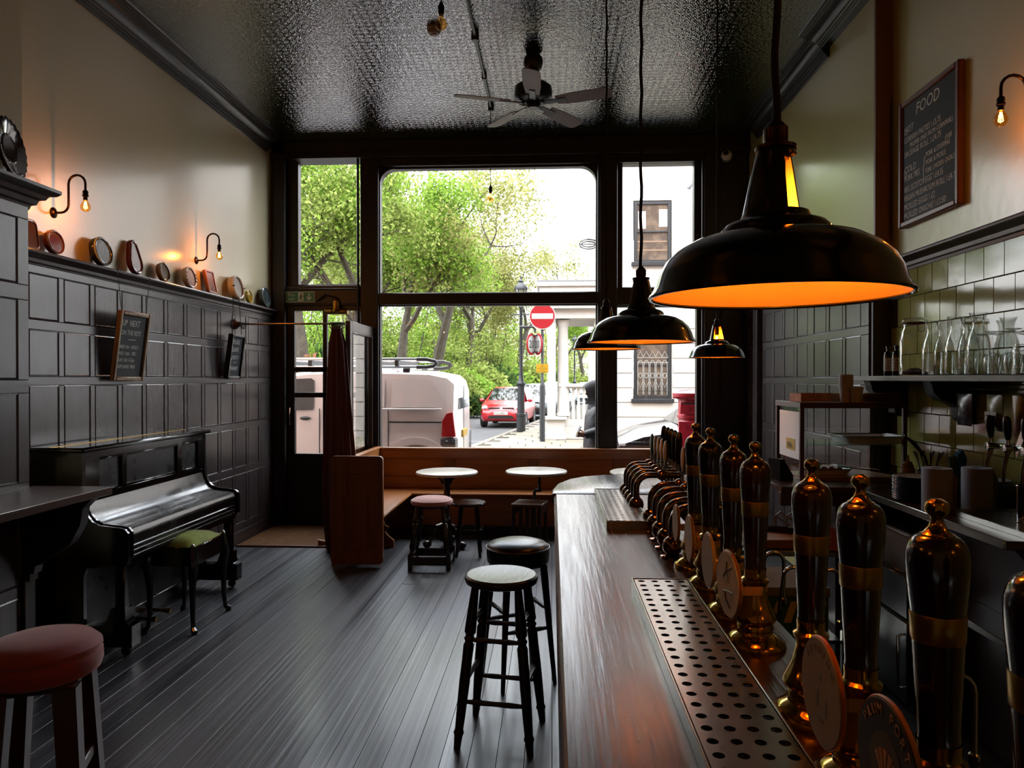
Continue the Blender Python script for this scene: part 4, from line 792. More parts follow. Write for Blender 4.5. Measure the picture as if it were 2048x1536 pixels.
# ================================================================ BACK BAR
CT = 1.04
t = thing('back_counter', 'dark wooden back bar counter with a metal nosing along the tiled wall', 'counter', (1.97, 3.5, 0)); BW = mat('dark_counter_wood', '#3b2419', .28, bump=(8, .25, .002), st=(6, .6, 6), var=(3, '#28170f', .4, .7))
def lb(n, x0, x1, y0, y1, z0, z1, mm=BW, b=.003): return M().box(x0-1.97, x1-1.97, y0-3.5, y1-3.5, z0, z1, b).obj(n, mm, t)
lb('counter_top', 1.71, 2.235, 2.8, 4.15, CT-.035, CT); lb('counter_top', 1.3, 2.1, 4.15, 4.88, CT-.035, CT); lb('nosing', 1.7, 1.71, 2.8, 4.15, CT-.034, CT+.002, STEEL)
lb('carcass', 1.95, 2.24, 2.85, 4.15, 0, CT-.035, DARKW); lb('carcass', 1.62, 2.1, 4.2, 4.85, 0, CT-.035, DARKW); lb('apron', 1.3, 1.9, 4.16, 4.2, CT-.11, CT-.035, BW); lb('lower_shelf', 1.76, 1.95, 2.85, 3.55, .6, .63, DARKW)
M().prism([(-.24, 1.0), (-.2, 1.0), (-.12, .9), (-.03, .85), (-.02, .8), (.2, .8), (.2, 1.005)], -.68, -.64, 'y').obj('end_bracket', DARKW, t)
# shelf
t = thing('wall_shelf', 'grey edged wall shelf of glassware above the back bar', 'shelf', (2.1, 3.5, 1.638)); SHW = mat('worn_grey_shelf', '#6f6a58', .45, bump=(10, .3, .002), st=(6, .7, 6), var=(5, '#4f4a3e', .4, .7))
M().box(-.15, .145, -1.3, 1.35, 0, .03, .003).obj('shelf_board', SHW, t)
og = [(.145, 0), (-.1, 0), (-.09, -.02), (-.08, -.06), (-.04, -.1), (.02, -.12), (.05, -.14), (.06, -.2), (.09, -.22), (.145, -.23)]
for y in (.47, -1.0, 1.2): M().prism(og, y-.045, y+.045, 'y').obj('bracket', FRAME, t)
SZ = 1.668
def on_shelf(px, X): return (X, X/((px-1103)/1440)*.999-.0, SZ)
LBL = mat('cream_label', '#a89f95', .6); INK = mat('red_brown_ink', '#7a3b34', .7)
def bottle(loc, label):
    t = thing('bitters_bottle', label, 'bottle', loc, 0, 'dark bottles at the end of the shelf')
    M().lathe([(0, 0), (.024, 0), (.026, .004), (.026, .13), (.022, .146), (.012, .154), (.011, .166), (.014, .168), (.014, .182), (.012, .185), (0, .185)], 20).obj('bottle', mat('black_glass', '#0c0a0a', .12), t); l = M().lathe([(.0264, .03), (.0264, .112)], 20).obj('label', LBL, t)
    for z in (.092, .075, .058): M().box(-.012, .012, -.0272, -.0264, z, z+.005).obj('printed_line', INK, l)
bottle(on_shelf(1757, 2.08), 'dark small bottle with cream label, at the very end of the shelf'); bottle(on_shelf(1773, 2.09), 'dark small bottle with cream label, touching the clip top jar')
JX = on_shelf(1806, 2.07); t = thing('clip_jar', 'tall clip top glass jar with a little brown coffee at the bottom', 'jar', JX)
M().lathe([(0, .002), (.07, .002), (.078, .012), (.078, .2), (.07, .25), (.06, .275), (.06, .30)], 32).obj('jar', CLEAR, t); M().lathe([(.062, .3), (.066, .306), (.066, .318), (.05, .33), (0, .333)], 32).obj('lid', CLEAR, t); M().lathe([(.067, .296), (.069, .3), (.067, .305)], 32).obj('seal_ring', mat('rust_rubber', '#5a3a28', .7), t)
M().tube([(-.0, -.068, .305), (-.018, -.074, .3), (-.016, -.078, .25), (.016, -.078, .25), (.018, -.074, .3), (0, -.068, .305)], .0022, 6).obj('wire_clip', BRONZE, t)
M().lathe([(0, .006), (.068, .006), (.072, .02), (.05, .03), (.02, .045), (0, .04)], 24).obj('coffee', mat('brown_coffee', '#3d2012', .9, bump=(80, .8, .006)), t)
ORD = ('first', 'second', 'third', 'fourth', 'fifth', 'sixth', 'seventh', 'eighth', 'ninth', 'tenth', 'eleventh', 'twelfth', 'thirteenth', 'fourteenth')
def carafe(loc, label=None):
    t = thing('carafe', label, 'carafe', loc, 0, 'glass carafes on the shelf')
    M().lathe([(0, .003), (.045, .003), (.05, .012), (.05, .14), (.044, .175), (.03, .215), (.025, .24), (.027, .265), (.038, .295), (.041, .298), (.039, .296), (.0245, .262), (.0225, .24), (.028, .213), (.042, .174), (.048, .14), (.048, .014), (.043, .006), (0, .006)], 28).obj('carafe', CLEAR, t); M().lathe([(.0, .175), (.012, .175), (.012, .178), (0, .178)], 16, (0, 0, 0)).obj('emblem', CLEAR, t).location = (-.0, -.0, 0)
    return t
for k, (px, X) in enumerate(((1840, 2.05), (1862, 2.16), (1884, 2.04), (1908, 2.14), (1926, 2.03))): carafe(on_shelf(px, X), 'clear glass wine carafe, %s along the shelf from the clip top jar' % ORD[k])
def wineglass(loc, label):
    t = thing('wine_glass', label, 'glass', loc, 0, 'upturned wine glasses')
    M().lathe([(.031, .002), (.037, .03), (.04, .055), (.038, .075), (.025, .095), (.008, .105)], 24).obj('bowl', CLEAR, t); M().lathe([(.008, .105), (.004, .112), (.0035, .185), (.008, .194)], 12).obj('stem', CLEAR, t); M().lathe([(.008, .194), (.03, .2), (.034, .203), (0, .204)], 24).obj('foot', CLEAR, t)
for k, (px, X) in enumerate(((1935, 2.12), (1953, 2.05), (1962, 2.17), (1980, 2.1), (1992, 2.02), (1999, 2.17), (2021, 2.17))): wineglass(on_shelf(px, X), 'stemmed wine glass stood upside down, %s along the shelf from the carafes' % ORD[k])
def mug(loc, label):
    t = thing('glass_tankard', label, 'glass', loc, .5, 'dimpled glass tankards')
    m = M(); pr = [(.05, .002), (.052, .02), (.048, .05), (.05, .08), (.046, .11), (.04, .128), (0, .13)]
    m.lathe(pr, 20).obj('body', CLEAR, t); M().lathe([(.045, .002), (.044, .1), (0, .108)], 20).obj('inner_wall', CLEAR, t)
    M().tube([(-.048, 0, .105), (-.075, 0, .1), (-.083, 0, .065), (-.075, 0, .03), (-.05, 0, .025)], .0075, 8).obj('handle', CLEAR, t)
for k, (px, X) in enumerate(((2014, 1.99), (2046, 2.02))): mug(on_shelf(px, X), 'dimpled glass tankard stood upside down, '+('next to the wine glasses', 'at the near end of the shelf')[k])
mx = M(); yy = 2.95
m = M().box(-.11, .12, -.42, .78, 0, .004, .001)
for k in range(40): m.box(-.11, .12, -.42+k*.03, -.415+k*.03, .004, .006)
tag(m.obj('shelf_mat', mat('black_net_mat', '#0d0d0d', .8), None, (2.1, 3.25, SZ-.0001)), 'black ribbed shelf mat under the upturned glasses', 'mat')
# display case
t = thing('display_case', 'wood framed glass food display case on the back bar', 'display case', (1.85, 4.64, CT)); CW = mat('red_brown_case_wood', '#46271b', .35, bump=(9, .2, .002), st=(6, 6, .7)); CX0, CX1, CY0, CY1, CH = -.35, .25, -.23, .22, .47
for x in (CX0, CX1):
    for y in (CY0, CY1): M().box(x-.012, x+.012, y-.012, y+.012, 0, CH, .002).obj('post', CW, t)
M().box(CX0-.014, CX1+.014, CY0-.014, CY1+.014, CH-.035, CH, .002).obj('top_frame', CW, t); M().box(CX0-.014, CX1+.014, CY0-.014, CY1+.014, 0, .025, .002).obj('base_frame', mat('pale_case_base', '#7a5338', .4), t)
M().box(CX0-.002, CX0+.002, CY0+.012, CY1-.012, .025, CH-.035).obj('side_pane', GLASS, t); M().box(CX0+.012, CX1-.012, CY1-.002, CY1+.002, .025, CH-.035).obj('back_pane', GLASS, t)
M().box(CX0+.015, CX1-.02, CY0+.01, CY1-.02, .21, .216, .001).obj('glass_shelf', glassmat('green_edge_glass', (.72, .9, .84, 1), .06), t)
pp = M().box(CX0-.0055, CX0-.0035, CY0+.03, CY1-.05, .12, .41).obj('taped_notice', mat('white_notice', '#eceeee', .6), t); q = M().box(CX0-.0075, CX0-.0055, CY0+.1, CY0+.26, .17, .24).obj('yellow_sticker', mat('yellow_sticker', '#c9a73a', .6), pp)
for z in (.195, .21): text('FRESH' if z > .2 else 'TODAY', .03, IRON, q, (CX0-.0078, CY0+.24, z-.015), (pi/2, 0, -pi/2))
def btray(loc, w, l, h, label):
    t = thing('baking_tray', label, 'tray', loc, .05, 'white enamel trays')
    o = [rrect(-w*.42, w*.42, -l*.42, l*.42, .03, 3), rrect(-w*.48, w*.48, -l*.48, l*.48, .03, 3), rrect(-w*.5, w*.5, -l*.5, l*.5, .03, 3), rrect(-w*.47, w*.47, -l*.47, l*.47, .03, 3), rrect(-w*.41, w*.41, -l*.41, l*.41, .03, 3)]; n = len(o[0]); zz = (0, h*.9, h, h*.9, .004); vs = [(*p, z) for q, z in zip(o, zz) for p in q]
    fs = [(k*n+i, k*n+(i+1) % n, (k+1)*n+(i+1) % n, (k+1)*n+i) for k in range(4) for i in range(n)]+[tuple(range(n-1, -1, -1)), tuple(4*n+i for i in range(n))]
    M().add(vs, fs).obj('tray', mat('white_enamel', '#efece6', .3), t); M().tube([(*p, h) for p in rrect(-w*.497, w*.497, -l*.497, l*.497, .03, 3)], .003, 6, closed=True).obj('black_rim', PLASTIC, t)
btray((1.96, 4.6, CT+.2162), .38, .3, .045, 'white enamel tray with black rim on the glass shelf of the case'); btray((1.68, 4.62, CT+.0252), .3, .3, .035, 'white enamel tray of sausage rolls in the bottom of the case')
PAS = mat('baked_pastry', '#9a6a3c', .6, bump=(20, .5, .004), var=(9, '#5d3418', .4, .7)); MEAT = mat('brown_filling', '#5a2c1c', .7)
for k in range(5):
    t = thing('sausage_roll', 'golden brown sausage roll, %s from the notice end of the enamel tray' % ORD[k], 'pastry', (1.59+k*.046, 4.6+.01*(k % 2), CT+.03), .1, 'sausage rolls in the display case')
    M().tube([(0, -.05, .02), (0, -.049, .02), (0, .049, .02), (0, .05, .02)], [.017, .02, .02, .017], 12).obj('pastry', PAS, t); M().tube([(0, -.052, .02), (0, -.045, .02)], .014, 10).obj('filling', MEAT, t)
t = tag(link('serving_spoon', None, None, (1.78, 4.5, CT+.075), (0, .12, -.35)), 'steel serving spoon with black handle resting on the enamel tray', 'spoon'); M().ball((0, 0, 0), (.04, .025, .008), 14, 8).obj('bowl', CHROME, t); M().tube([(.035, 0, 0), (.16, 0, .004)], .005, 6).obj('shank', CHROME, t); M().tube([(.15, 0, .004), (.27, 0, .004)], [.007, .009], 8).obj('handle', PLASTIC, t)
CTOP = CT+CH+.0002; KR = mat('kraft_card', '#b0835f', .7, var=(7, '#765236', .4, .7)); BR_ = mat('brown_paper', '#7a5a42', .8, bump=(20, .5, .006))
t = thing('card_box', 'open kraft card tray on top of the display case', 'box', (1.68, 4.66, CTOP), .1); M().box(-.14, .14, -.08, .08, 0, .003).obj('bottom', KR, t); 
for q in ((-.14, -.137, -.08, .08), (.137, .14, -.08, .08), (-.137, .137, -.08, -.077), (-.137, .137, .077, .08)): M().box(q[0], q[1], q[2], q[3], .003, .05).obj('side', KR, t)
CUPM = mat('grey_paper_cup', '#a8a09a', .6)
def cup(loc, label, g=None):
    t = thing('paper_cup', label, 'cup', loc, 0, g); M().lathe([(0, .002), (.03, 0), (.04, .09), (.038, .088), (.029, .006), (0, .006)], 24).obj('cup', CUPM, t); M().tube([(.0405*cos(a), .0405*sin(a), .09) for a in [2*pi*k/24 for k in range(24)]], .0025, 6, closed=True).obj('rolled_lip', CUPM, t); return t
c0 = cup((1.795, 4.5, CTOP), 'grey paper cup nested in the tall stack on the display case', 'stacked paper cups')
c0['label'] = 'lowest grey paper cup of the tall stack on the display case'
for k in range(1, 11): dup(c0, (1.795, 4.5, CTOP+k*.0075), label='grey paper cup, %s from the bottom of the tall stack on the case' % ORD[k])
cup((1.84, 4.46, CTOP), 'single grey paper cup standing in front of the cup stack')
for k in range(6): tag(M().box(-.12+R.uniform(-.02, .02), .12, -.08, .08, 0, .0085, .003).obj('paper_bag', BR_, None, (2.02+R.uniform(-.01, .01), 4.62, CTOP+k*.0087), (0, 0, R.uniform(-.12, .12))), 'flat brown paper bag, %s from the bottom of the pile on the case' % ORD[k], 'paper bag', 'pile of brown paper bags')
# on the counter
MUS = mat('mustard_plastic', '#9a6c1c', .4); t = thing('mustard_bottle', 'mustard yellow squeezy bottle with pointed cap beside the display case', 'bottle', (2.02, 4.2, CT))
M().lathe([(0, 0), (.035, 0), (.038, .005), (.038, .1), (.034, .108), (0, .108)], 24).obj('bottle', MUS, t); M().lathe([(.03, .108), (.031, .125), (.024, .128), (.022, .142), (.008, .145), (.004, .178), (0, .178)], 20).obj('cap', MUS, t)
def roll(loc, label):
    t = thing('paper_roll', label, 'paper roll', loc, 0, 'blue grey paper rolls'); RP = mat('grey_paper_roll', '#8a8a94', .85, bump=(30, .3, .003))
    M().lathe([(.022, 0), (.062, 0), (.0625, .003), (.063, .197), (.062, .2), (.022, .2), (.022, 0)], 36).obj('roll', RP, t); M().lathe([(.0225, .001), (.0225, .199)], 16).obj('core', KR, t); M().add([(.063, 0, 0), (.075, -.02, .005), (.078, -.03, .15), (.063, 0, .2)], [(0, 1, 2, 3)]).obj('loose_end', RP, t)
roll((1.775, 3.42, CT), 'grey paper roll standing at the front of the back bar counter'); roll((1.965, 3.44, CT), 'grey paper roll standing behind, near the tiled wall')
PLB = mat('navy_plate_rim', '#14152a', .2); PLW = mat('white_plate', '#a9a5a0', .25)
def plate(loc, label, g):
    t = thing('plate', label, 'plate', loc, 0, g); M().lathe([(0, 0), (.06, 0), (.105, .009), (.108, .012), (.1, .0115), (.06, .005), (0, .005)], 36).obj('plate', PLW, t); M().tube([(.107*cos(a), .107*sin(a), .0112) for a in [2*pi*k/36 for k in range(36)]], .0028, 5, closed=True).obj('blue_rim', PLB, t); return t
for (x, y, lb_, g) in ((1.83, 3.72, 'white plate with navy rim in the stack left of the front paper roll', 'front stack of plates'), (2.11, 3.62, 'white plate with navy rim in the stack between the paper rolls', 'rear stack of plates')):
    p = plate((x, y, CT), lb_, g)
    p['label'] = lb_.replace('white plate', 'lowest white plate')
    for k in range(1, 14): dup(p, (x+R.uniform(-.002, .002), y, CT+k*.0085), label=lb_.replace('white plate with navy rim in', 'navy rimmed plate, %s from the bottom of' % ORD[k]))
t = thing('utensil_pot', 'dark pot of cutlery and tongs behind the front paper roll', 'pot', (2.02, 3.98, CT)); M().lathe([(0, 0), (.05, 0), (.055, .12), (.05, .12), (.046, .01), (0, .01)], 20).obj('pot', IRON, t)
for k in range(9):
    a = k*.75; M().tube([(.02*cos(a), .02*sin(a), .01), (.05*cos(a), .045*sin(a), .17), (.07*cos(a), .06*sin(a), .22)], [.003, .003, .006], 6).obj('handle', (CHROME, COPPER, IRON)[k % 3], t)
M().tube([(-.0, -.03, .1), (-.04, -.04, .2), (-.1, -.05, .27), (-.15, -.05, .31)], [.006, .007, .012, .004], 8).obj('ladle', IRON, t)
t = thing('cleaning_caddy', 'small blue pot with a folded teal cloth by the tiled wall', 'pot', (2.12, 3.88, CT)); M().box(-.035, .035, -.035, .035, 0, .13, .006).obj('pot', mat('deep_blue_plastic', '#1d3c66', .4), t)
M().prism([(-.02, .1), (.03, .1), (.035, .2), (.015, .24), (-.01, .22)], -.02, .02, 'y').obj('teal_cloth', mat('teal_cloth', '#1d5a75', .8), t); M().prism([(-.03, .1), (0, .1), (-.01, .21), (-.045, .2)], .0, .02, 'y').obj('green_packet', mat('green_packet', '#5a7038', .6), t)
for k, (x, y, h, n) in enumerate(((1.93, 3.05, .15, 'tallest, at the back'), (1.93, 2.96, .115, 'in the middle'), (1.93, 2.87, .085, 'smallest, at the front'))):
    t = thing('spirit_measure', 'steel spirit measure, '+n+' of the three on the drip grille', 'measure', (x, y, CT+.024)); M().lathe([(0, .001), (.028, 0), (.029, h), (.027, h), (.026, .004), (0, .004)], 24).obj('cup', CHROME, t); M().tube([(.0285*cos(a), .0285*sin(a), h) for a in [2*pi*q/20 for q in range(20)]], .0015, 5, closed=True).obj('lip', CHROME, t)
t = thing('counter_drip_grille', 'slotted steel drip grille let into the back bar under the taps', 'drip tray', (2.0, 3.1, CT))
for q in ((-.2, -.19, -.29, .26), (.2, .21, -.29, .26), (-.19, .2, -.29, -.28), (-.19, .2, .25, .26)): M().box(q[0], q[1], q[2], q[3], 0, .024, .001).obj('edge', STEEL, t)
M().box(-.19, .2, -.28, .25, 0, .004).obj('pan', IRON, t)
for k in range(24): M().box(-.19, .2, -.272+k*.022, -.264+k*.022, .014, .022).obj('bar', STEEL, t)
for k in range(4):
    t = thing('wall_tap', 'black levered chrome beer tap on the tiled wall, %s from the display case' % ('first', 'second', 'third', 'fourth')[k], 'beer tap', (XA-.008, 3.5-k*.128, 1.335), 0, 'taps on the tiled wall')
    M().lathe([(.026, 0), (.026, -.012), (.013, -.016), (.013, -.17), (.018, -.172), (.018, -.2), (0, -.202)], 16, ax='x').obj('shank', CHROME, t)
    M().tube([(-.18, 0, .01), (-.18, 0, .04)], [.009, .007], 8).obj('lever_stem', CHROME, t); M().tube([(-.18, 0, .04), (-.181, 0, .055), (-.184, 0, .09), (-.186, 0, .125), (-.187, 0, .142), (-.187, 0, .147)], [.01, .014, .018, .018, .013, .004], 12).obj('lever', PLASTIC, t)
    M().tube([(-.18, 0, -.008), (-.185, 0, -.035), (-.195, 0, -.08), (-.2, 0, -.15)], [.012, .008, .0075, .007], 8).obj('spout', COPPER, t)
M().tube([(XA-.15, 2.9, 1.335), (XA-.15, 3.56, 1.335)], .012, 8).obj('tap_rail', CHROME, thing('tap_manifold', 'chrome rail tying the four wall taps together', 'rail'))
t = thing('hook_rail', 'black hook rail under the wall shelf', 'rail', (2.13, 3.3, 1.6)); M().tube([(0, -.6, 0), (0, .6, 0)], .004, 6).obj('rail', IRON, t)
for k in range(8): y = -.5+k*.14; M().tube([(0, y, .035), (.006, y, .03), (0, y, 0), (-.008, y, -.02), (-.014, y, -.03), (-.022, y, -.02)], .0028, 5).obj('hook', IRON, t)
def pouch(name, label, cat, loc, w, h, d, m_, rz=0):
    t = thing(name, label, cat, loc, rz); k = M()
    for i in range(7):
        for j in range(6):
            u, v = i/6*2-1, j/5*2-1; b = d*(1-u*u)*(1-abs(v)**3)+.001
            k.v.append((-b, u*w/2, -h/2+v*h/2))
    k.f = [(i*6+j, i*6+j+1, i*6+j+7, i*6+j+6) for i in range(6) for j in range(5)]; o = len(k.v); k.v += [(-a, b, c) for a, b, c in k.v]; k.f += [tuple(x+o for x in f[::-1]) for f in k.f]
    k.obj('pouch', m_, t); return t
t = pouch('pickle_packet', 'clear packet lettered pickles hanging from the hook rail', 'packet', (2.09, 3.52, 1.575), .12, .17, .018, mat('olive_packet', '#4d4a26', .25, var=(9, '#7a7348', .45, .6)))
M().box(-.0205, -.0195, -.045, .045, -.125, -.08).obj('packet_label', LBL, t); text('PICKLES', .024, IRON, t, (-.021, .043, -.112), (pi/2, 0, -pi/2)); 
pouch('snack_packet', 'yellow snack packet hanging beside the pickles packet', 'packet', (2.11, 3.37, 1.575), .07, .22, .016, mat('yellow_packet', '#8d7428', .3, var=(11, '#6a3a20', .45, .6)), .3); pouch('snack_packet', 'dark foil snack packet hanging next to the shelf bracket', 'packet', (2.08, 3.75, 1.575), .13, .16, .02, mat('dark_foil', '#1a181c', .25, var=(9, '#5a4038', .5, .6)))
t = tag(link('bread_board', None, None, (2.2, 3.16, 1.36), (.25, -.05, 0)), 'pale wooden paddle board leaning on the tiled wall behind the taps', 'board'); M().prism([(-.1, 0), (.1, 0), (.1, .2), (.04, .27), (-.04, .27), (-.1, .2)], -.008, .008, 'x').obj('blade', mat('pale_board_wood', '#9a8560', .5), t); M().box(-.008, .008, -.022, .022, .27, .34, .005).obj('handle', mat('pale_board_wood', '', .5), t)
t = tag(link('kitchen_knife', None, None, (2.1, 3.24, 1.565), (.5, 0, 0)), 'black handled kitchen knife hanging from the hook rail', 'knife'); M().box(-.008, .008, -.014, .014, -.12, 0, .004).obj('handle', PLASTIC, t); M().prism([(-.016, -.12), (.022, -.12), (.018, -.26), (-.014, -.31)], -.001, .001, 'x').obj('blade', CHROME, t)
t = tag(link('round_paddle', None, None, (2.2, 2.93, 1.42), (-.15, -.05, 0)), 'brown round paddle hanging at the near end of the hook rail', 'board'); M().lathe([(0, -.008), (.085, -.008), (.09, 0), (.085, .008), (0, .008)], 28, ax='x').obj('disc', mat('brown_board_wood', '#6a4630', .5), t); M().box(-.007, .007, -.02, .02, .08, .16, .004).obj('handle', mat('brown_board_wood', '', .5), t)
t = thing('card_reader', 'black card reader standing left of the display case', 'card reader', (1.39, 4.45, CT), .4); M().prism([(-.05, 0), (.05, 0), (.05, .03), (-.02, .13), (-.05, .13)], -.05, .05, 'y').obj('body', PLASTIC, t); M().tube([(.05, -.03, .02), (.09, -.1, .04), (.06, -.22, .02), (.03, -.35, -.1), (.06, -.3, -.25)], .003, 5).obj('cable', WHITEP, t)
# under the bars
t = thing('work_bench', 'low steel topped work bench behind the bar', 'bench', (1.33, 4.2, 0)); M().box(-.32, .28, -.24, .3, .69, .72, .003).obj('bench_top', STEEL, t)
for sx in (-.29, .25):
    for sy in (-.2, .26): M().box(sx, sx+.03, sy, sy+.03, 0, .69, .002).obj('leg', STEEL, t)
M().box(-.28, .25, -.18, .28, .2, .22).obj('under_shelf', STEEL, t)
tag(M().box(-.19, .19, -.15, .15, 0, .05, .006).obj('chopping_board', mat('orange_board_wood', '#8a5c34', .5, var=(5, '#6f4526', .4, .7)), None, (1.25, 4.15, .7202), (0, 0, .05)), 'thick wooden chopping board on the low work bench', 'board')
t = thing('power_strip', 'black power strip with grey cables on the chopping board', 'power strip', (1.31, 4.22, .7704), -.5); M().box(-.14, .14, -.025, .025, 0, .035, .006).obj('strip', PLASTIC, t)
for k in range(3): M().tube([(-.08+k*.06, 0, .03), (-.08+k*.06, 0, .09), (-.06+k*.06, .02, .11), (-.03+k*.07, .04, .08), (.05+k*.09, .06, .03), (.15+k*.04, .05, .01)], .006, 6).obj('cable', mat('grey_cable', '#8a8784', .5), t)
t = thing('bar_towel', 'crumpled pink and white bar towels on the low work bench', 'towel', (1.53, 4.1, .72)); k = M(); n = 14
for i in range(n):
    for j in range(n):
        u, v = i/(n-1)*2-1, j/(n-1)*2-1; h = .1*(1-u*u)*(1-v*v)+.02*sin(5*u+3*v)*(1-u*u)*(1-v*v)+.003; k.v.append((u*.1, v*.13, h))
k.f = [(i*n+j, i*n+j+1, i*n+j+n+1, i*n+j+n) for i in range(n-1) for j in range(n-1)]; k.obj('cloth', mat('pink_white_towel', '#8a4a5a', .9, var=(7, '#b59a94', .47, .53)), t)
t = thing('storage_box', 'green box with a yellow and black hazard lid below the bar', 'box', (1.02, 3.3, 0)); HZ = mat('hazard_yellow', '#b79a1c', .5); M().box(-.16, .16, -.17, .17, 0, .72, .004).obj('box', mat('box_green', '#1e4a33', .5), t); M().box(-.165, .165, -.175, .175, .72, .76, .003).obj('lid', mat('grey_lid', '#6d7068', .5), t)
for k in range(5): M().prism([(-.15+k*.06, 0), (-.12+k*.06, 0), (-.09+k*.06, .09), (-.12+k*.06, .09)], -.176, -.172, 'y').obj('hazard_stripe', HZ, t, (0, 0, .61))

t = thing('under_counter_fridge', 'black under counter fridge below the back bar', 'fridge', (1.86, 3.9, 0)); M().box(-.1, .09, -.3, .24, .03, .68, .004).obj('cabinet', PLASTIC, t); M().box(-.125, -.1, -.29, .23, .47, .675, .006).obj('drawer', mat('satin_black_door', '#16181b', .3), t); M().box(-.125, -.1, -.29, .23, .05, .455, .006).obj('door', mat('satin_black_door', '', .3), t); M().tube([(-.13, -.25, .12), (-.15, -.25, .13), (-.15, -.25, .38), (-.13, -.25, .39)], .008, 8).obj('handle', CHROME, t)
for sy in (-.26, .2): M().box(-.08, .07, sy, sy+.05, 0, .03).obj('foot', PLASTIC, t)
t = thing('bus_tub', 'grey plastic tub with rolled rim standing on the fridge', 'tub', (1.85, 3.86, .6802)); GP = mat('grey_tub_plastic', '#5a544e', .5); M().prism(rrect(-.085, .08, -.24, .22, .04), 0, .2, 'z').obj('tub', GP, t); M().tube([(a, b, .195) for a, b in rrect(-.09, .085, -.245, .225, .04)], .009, 8, closed=True).obj('rim', GP, t); M().prism(rrect(-.075, .07, -.23, .21, .04), .2, .202, 'z').obj('contents', IRON, t)
for k, (px, py, X, s) in enumerate(((1548, 1104, .78, -1), (1588, 1134, .8, -1), (1660, 1139, .88, -1), (1915, 1350, .84, 1))):
    p = atX(px, py, X); t = thing('swan_neck_spout', 'bent chrome beer spout below the counter, %s along from the far end' % ('first', 'second', 'third', 'fourth')[k], 'spout', (p.x, p.y, 0), 0, 'chrome spouts of the hand pumps'); z = p.z; r = .034
    pts = [(-.08, 0, z-.34), (-.05, 0, z-.17)]+[(-r*cos(a), 0, z-r+r*sin(a)) for a in [pi*q/8 for q in range(9)]]+[(r, 0, z-.17)]
    M().tube(pts, .0062, 10).obj('pipe', CHROME, t); M().lathe([(.007, 0), (.011, -.004), (.011, -.022), (.007, -.03)], 12, (r, 0, z-.16)).obj('sparkler', CHROME, t); M().tube([(-.08, 0, z-.34), (-.08, 0, 0)], .009, 6).obj('riser', IRON, t)
# ================================================================ THE STREET OUTSIDE
PZ, RZ_ = -.06, -.16
ASPH = mat('grey_asphalt', '#4b4b4d', .85, bump=(60, .4, .01), var=(2.5, '#3d3d3f', .35, .7)); KERB = mat('granite_kerb', '#6f6a60', .8, var=(9, '#5d584f', .4, .7)); YEL = mat('yellow_line', '#b79a3a', .8)
SLAB = mat('york_stone_slab', '#80796a', .85, bump=(18, .3, .01), var=(3, '#6c6656', .35, .7), rvar=(3, .6, .9)); STU = mat('white_stucco', '#c8c6c1', .8, bump=(9, .15, .01), var=(3, '#bab7b1', .35, .75))
struct('road', M().box(-60, 60, 8.3, 140, -.6, RZ_), ASPH)
pv = struct('pavement', M().box(-30, 30, 8.22, 9.85, -.5, PZ-.01), ASPH)
for k in range(9): M().box(-4+k*.9, -3.1+k*.9-.01, 9.7, 9.85, RZ_, PZ, .01).obj('kerb_stone', KERB, pv)
def kx(y): return -2.06+.131*(y-18.7)
fp = [(kx(140), 140), (kx(16.4), 16.4), (-2.1, 15.6), (-1.5, 15.2), (-.8, 15.1), (30, 15.1), (40, 140)]
far = struct('pavement_corner', M().prism(fp, -.5, PZ-.02, 'z'), GROUT)
sl = M().box(-.44, .44, -.29, .29, -.02, 0, .008).mesh('paving_slab', SLAB)
for j in range(22):
    y = 15.6+j*.6; x = kx(y)+.65+(.3 if j % 2 else 0)
    while x < 4.2: link('paving_slab', sl, far, (x, y, PZ+R.uniform(-.004, .003)), (0, 0, R.uniform(-.004, .004))); x += .9
ks = M().box(-.09, .09, -.45, .45, RZ_, PZ+.004, .012).mesh('kerb_stone', KERB)
for j in range(16): y = 16.9+j*.92; link('kerb_stone', ks, far, (kx(y)+.09, y, 0), (0, 0, -.13))
pk = struct('park_ground', M().prism([(-60, 22), (-8.4, 22), (-8, 22.4), (kx(60)-5.9, 60), (kx(140)-6, 140), (-60, 140)], -.5, -.05, 'z'), mat('dark_earth', '#4c4630', .95, var=(2, '#5c6a34', .4, .6)))
# trees
LEAF = [leafmat('spring_leaf', '#5c6b2e', '#a3b163'), leafmat('olive_leaf', '#636a36', '#a8a568'), leafmat('bright_leaf', '#54722a', '#93b04c')]; DKL = leafmat('dark_green_leaf', '#26391e', '#55703c'); RDL = leafmat('red_tipped_leaf', '#56603a', '#a06a58')
BARK = mat('grey_brown_bark', '#4e473b', .9, bump=(14, .8, .03), var=(4, '#39332a', .35, .7))
def leafcloud(pts, n, spread, sz, rnd):
    vs = []; fs = []
    for p in pts:
        for _ in range(n):
            c = p+Vector((rnd.gauss(0, spread), rnd.gauss(0, spread), rnd.gauss(0, spread*.8))); a = Vector((rnd.uniform(-1, 1), rnd.uniform(-1, 1), rnd.uniform(-1, 1))).normalized(); b = a.orthogonal().normalized()
            b = (Matrix.Rotation(rnd.uniform(0, 6.28), 3, a) @ b); s = sz*rnd.uniform(.6, 1.25); o = len(vs)
            vs += [tuple(c-a*s), tuple(c+b*s*.55), tuple(c+a*s), tuple(c-b*s*.55)]; fs.append((o, o+1, o+2, o+3))
    m = M(); m.v = vs; m.f = fs; return m
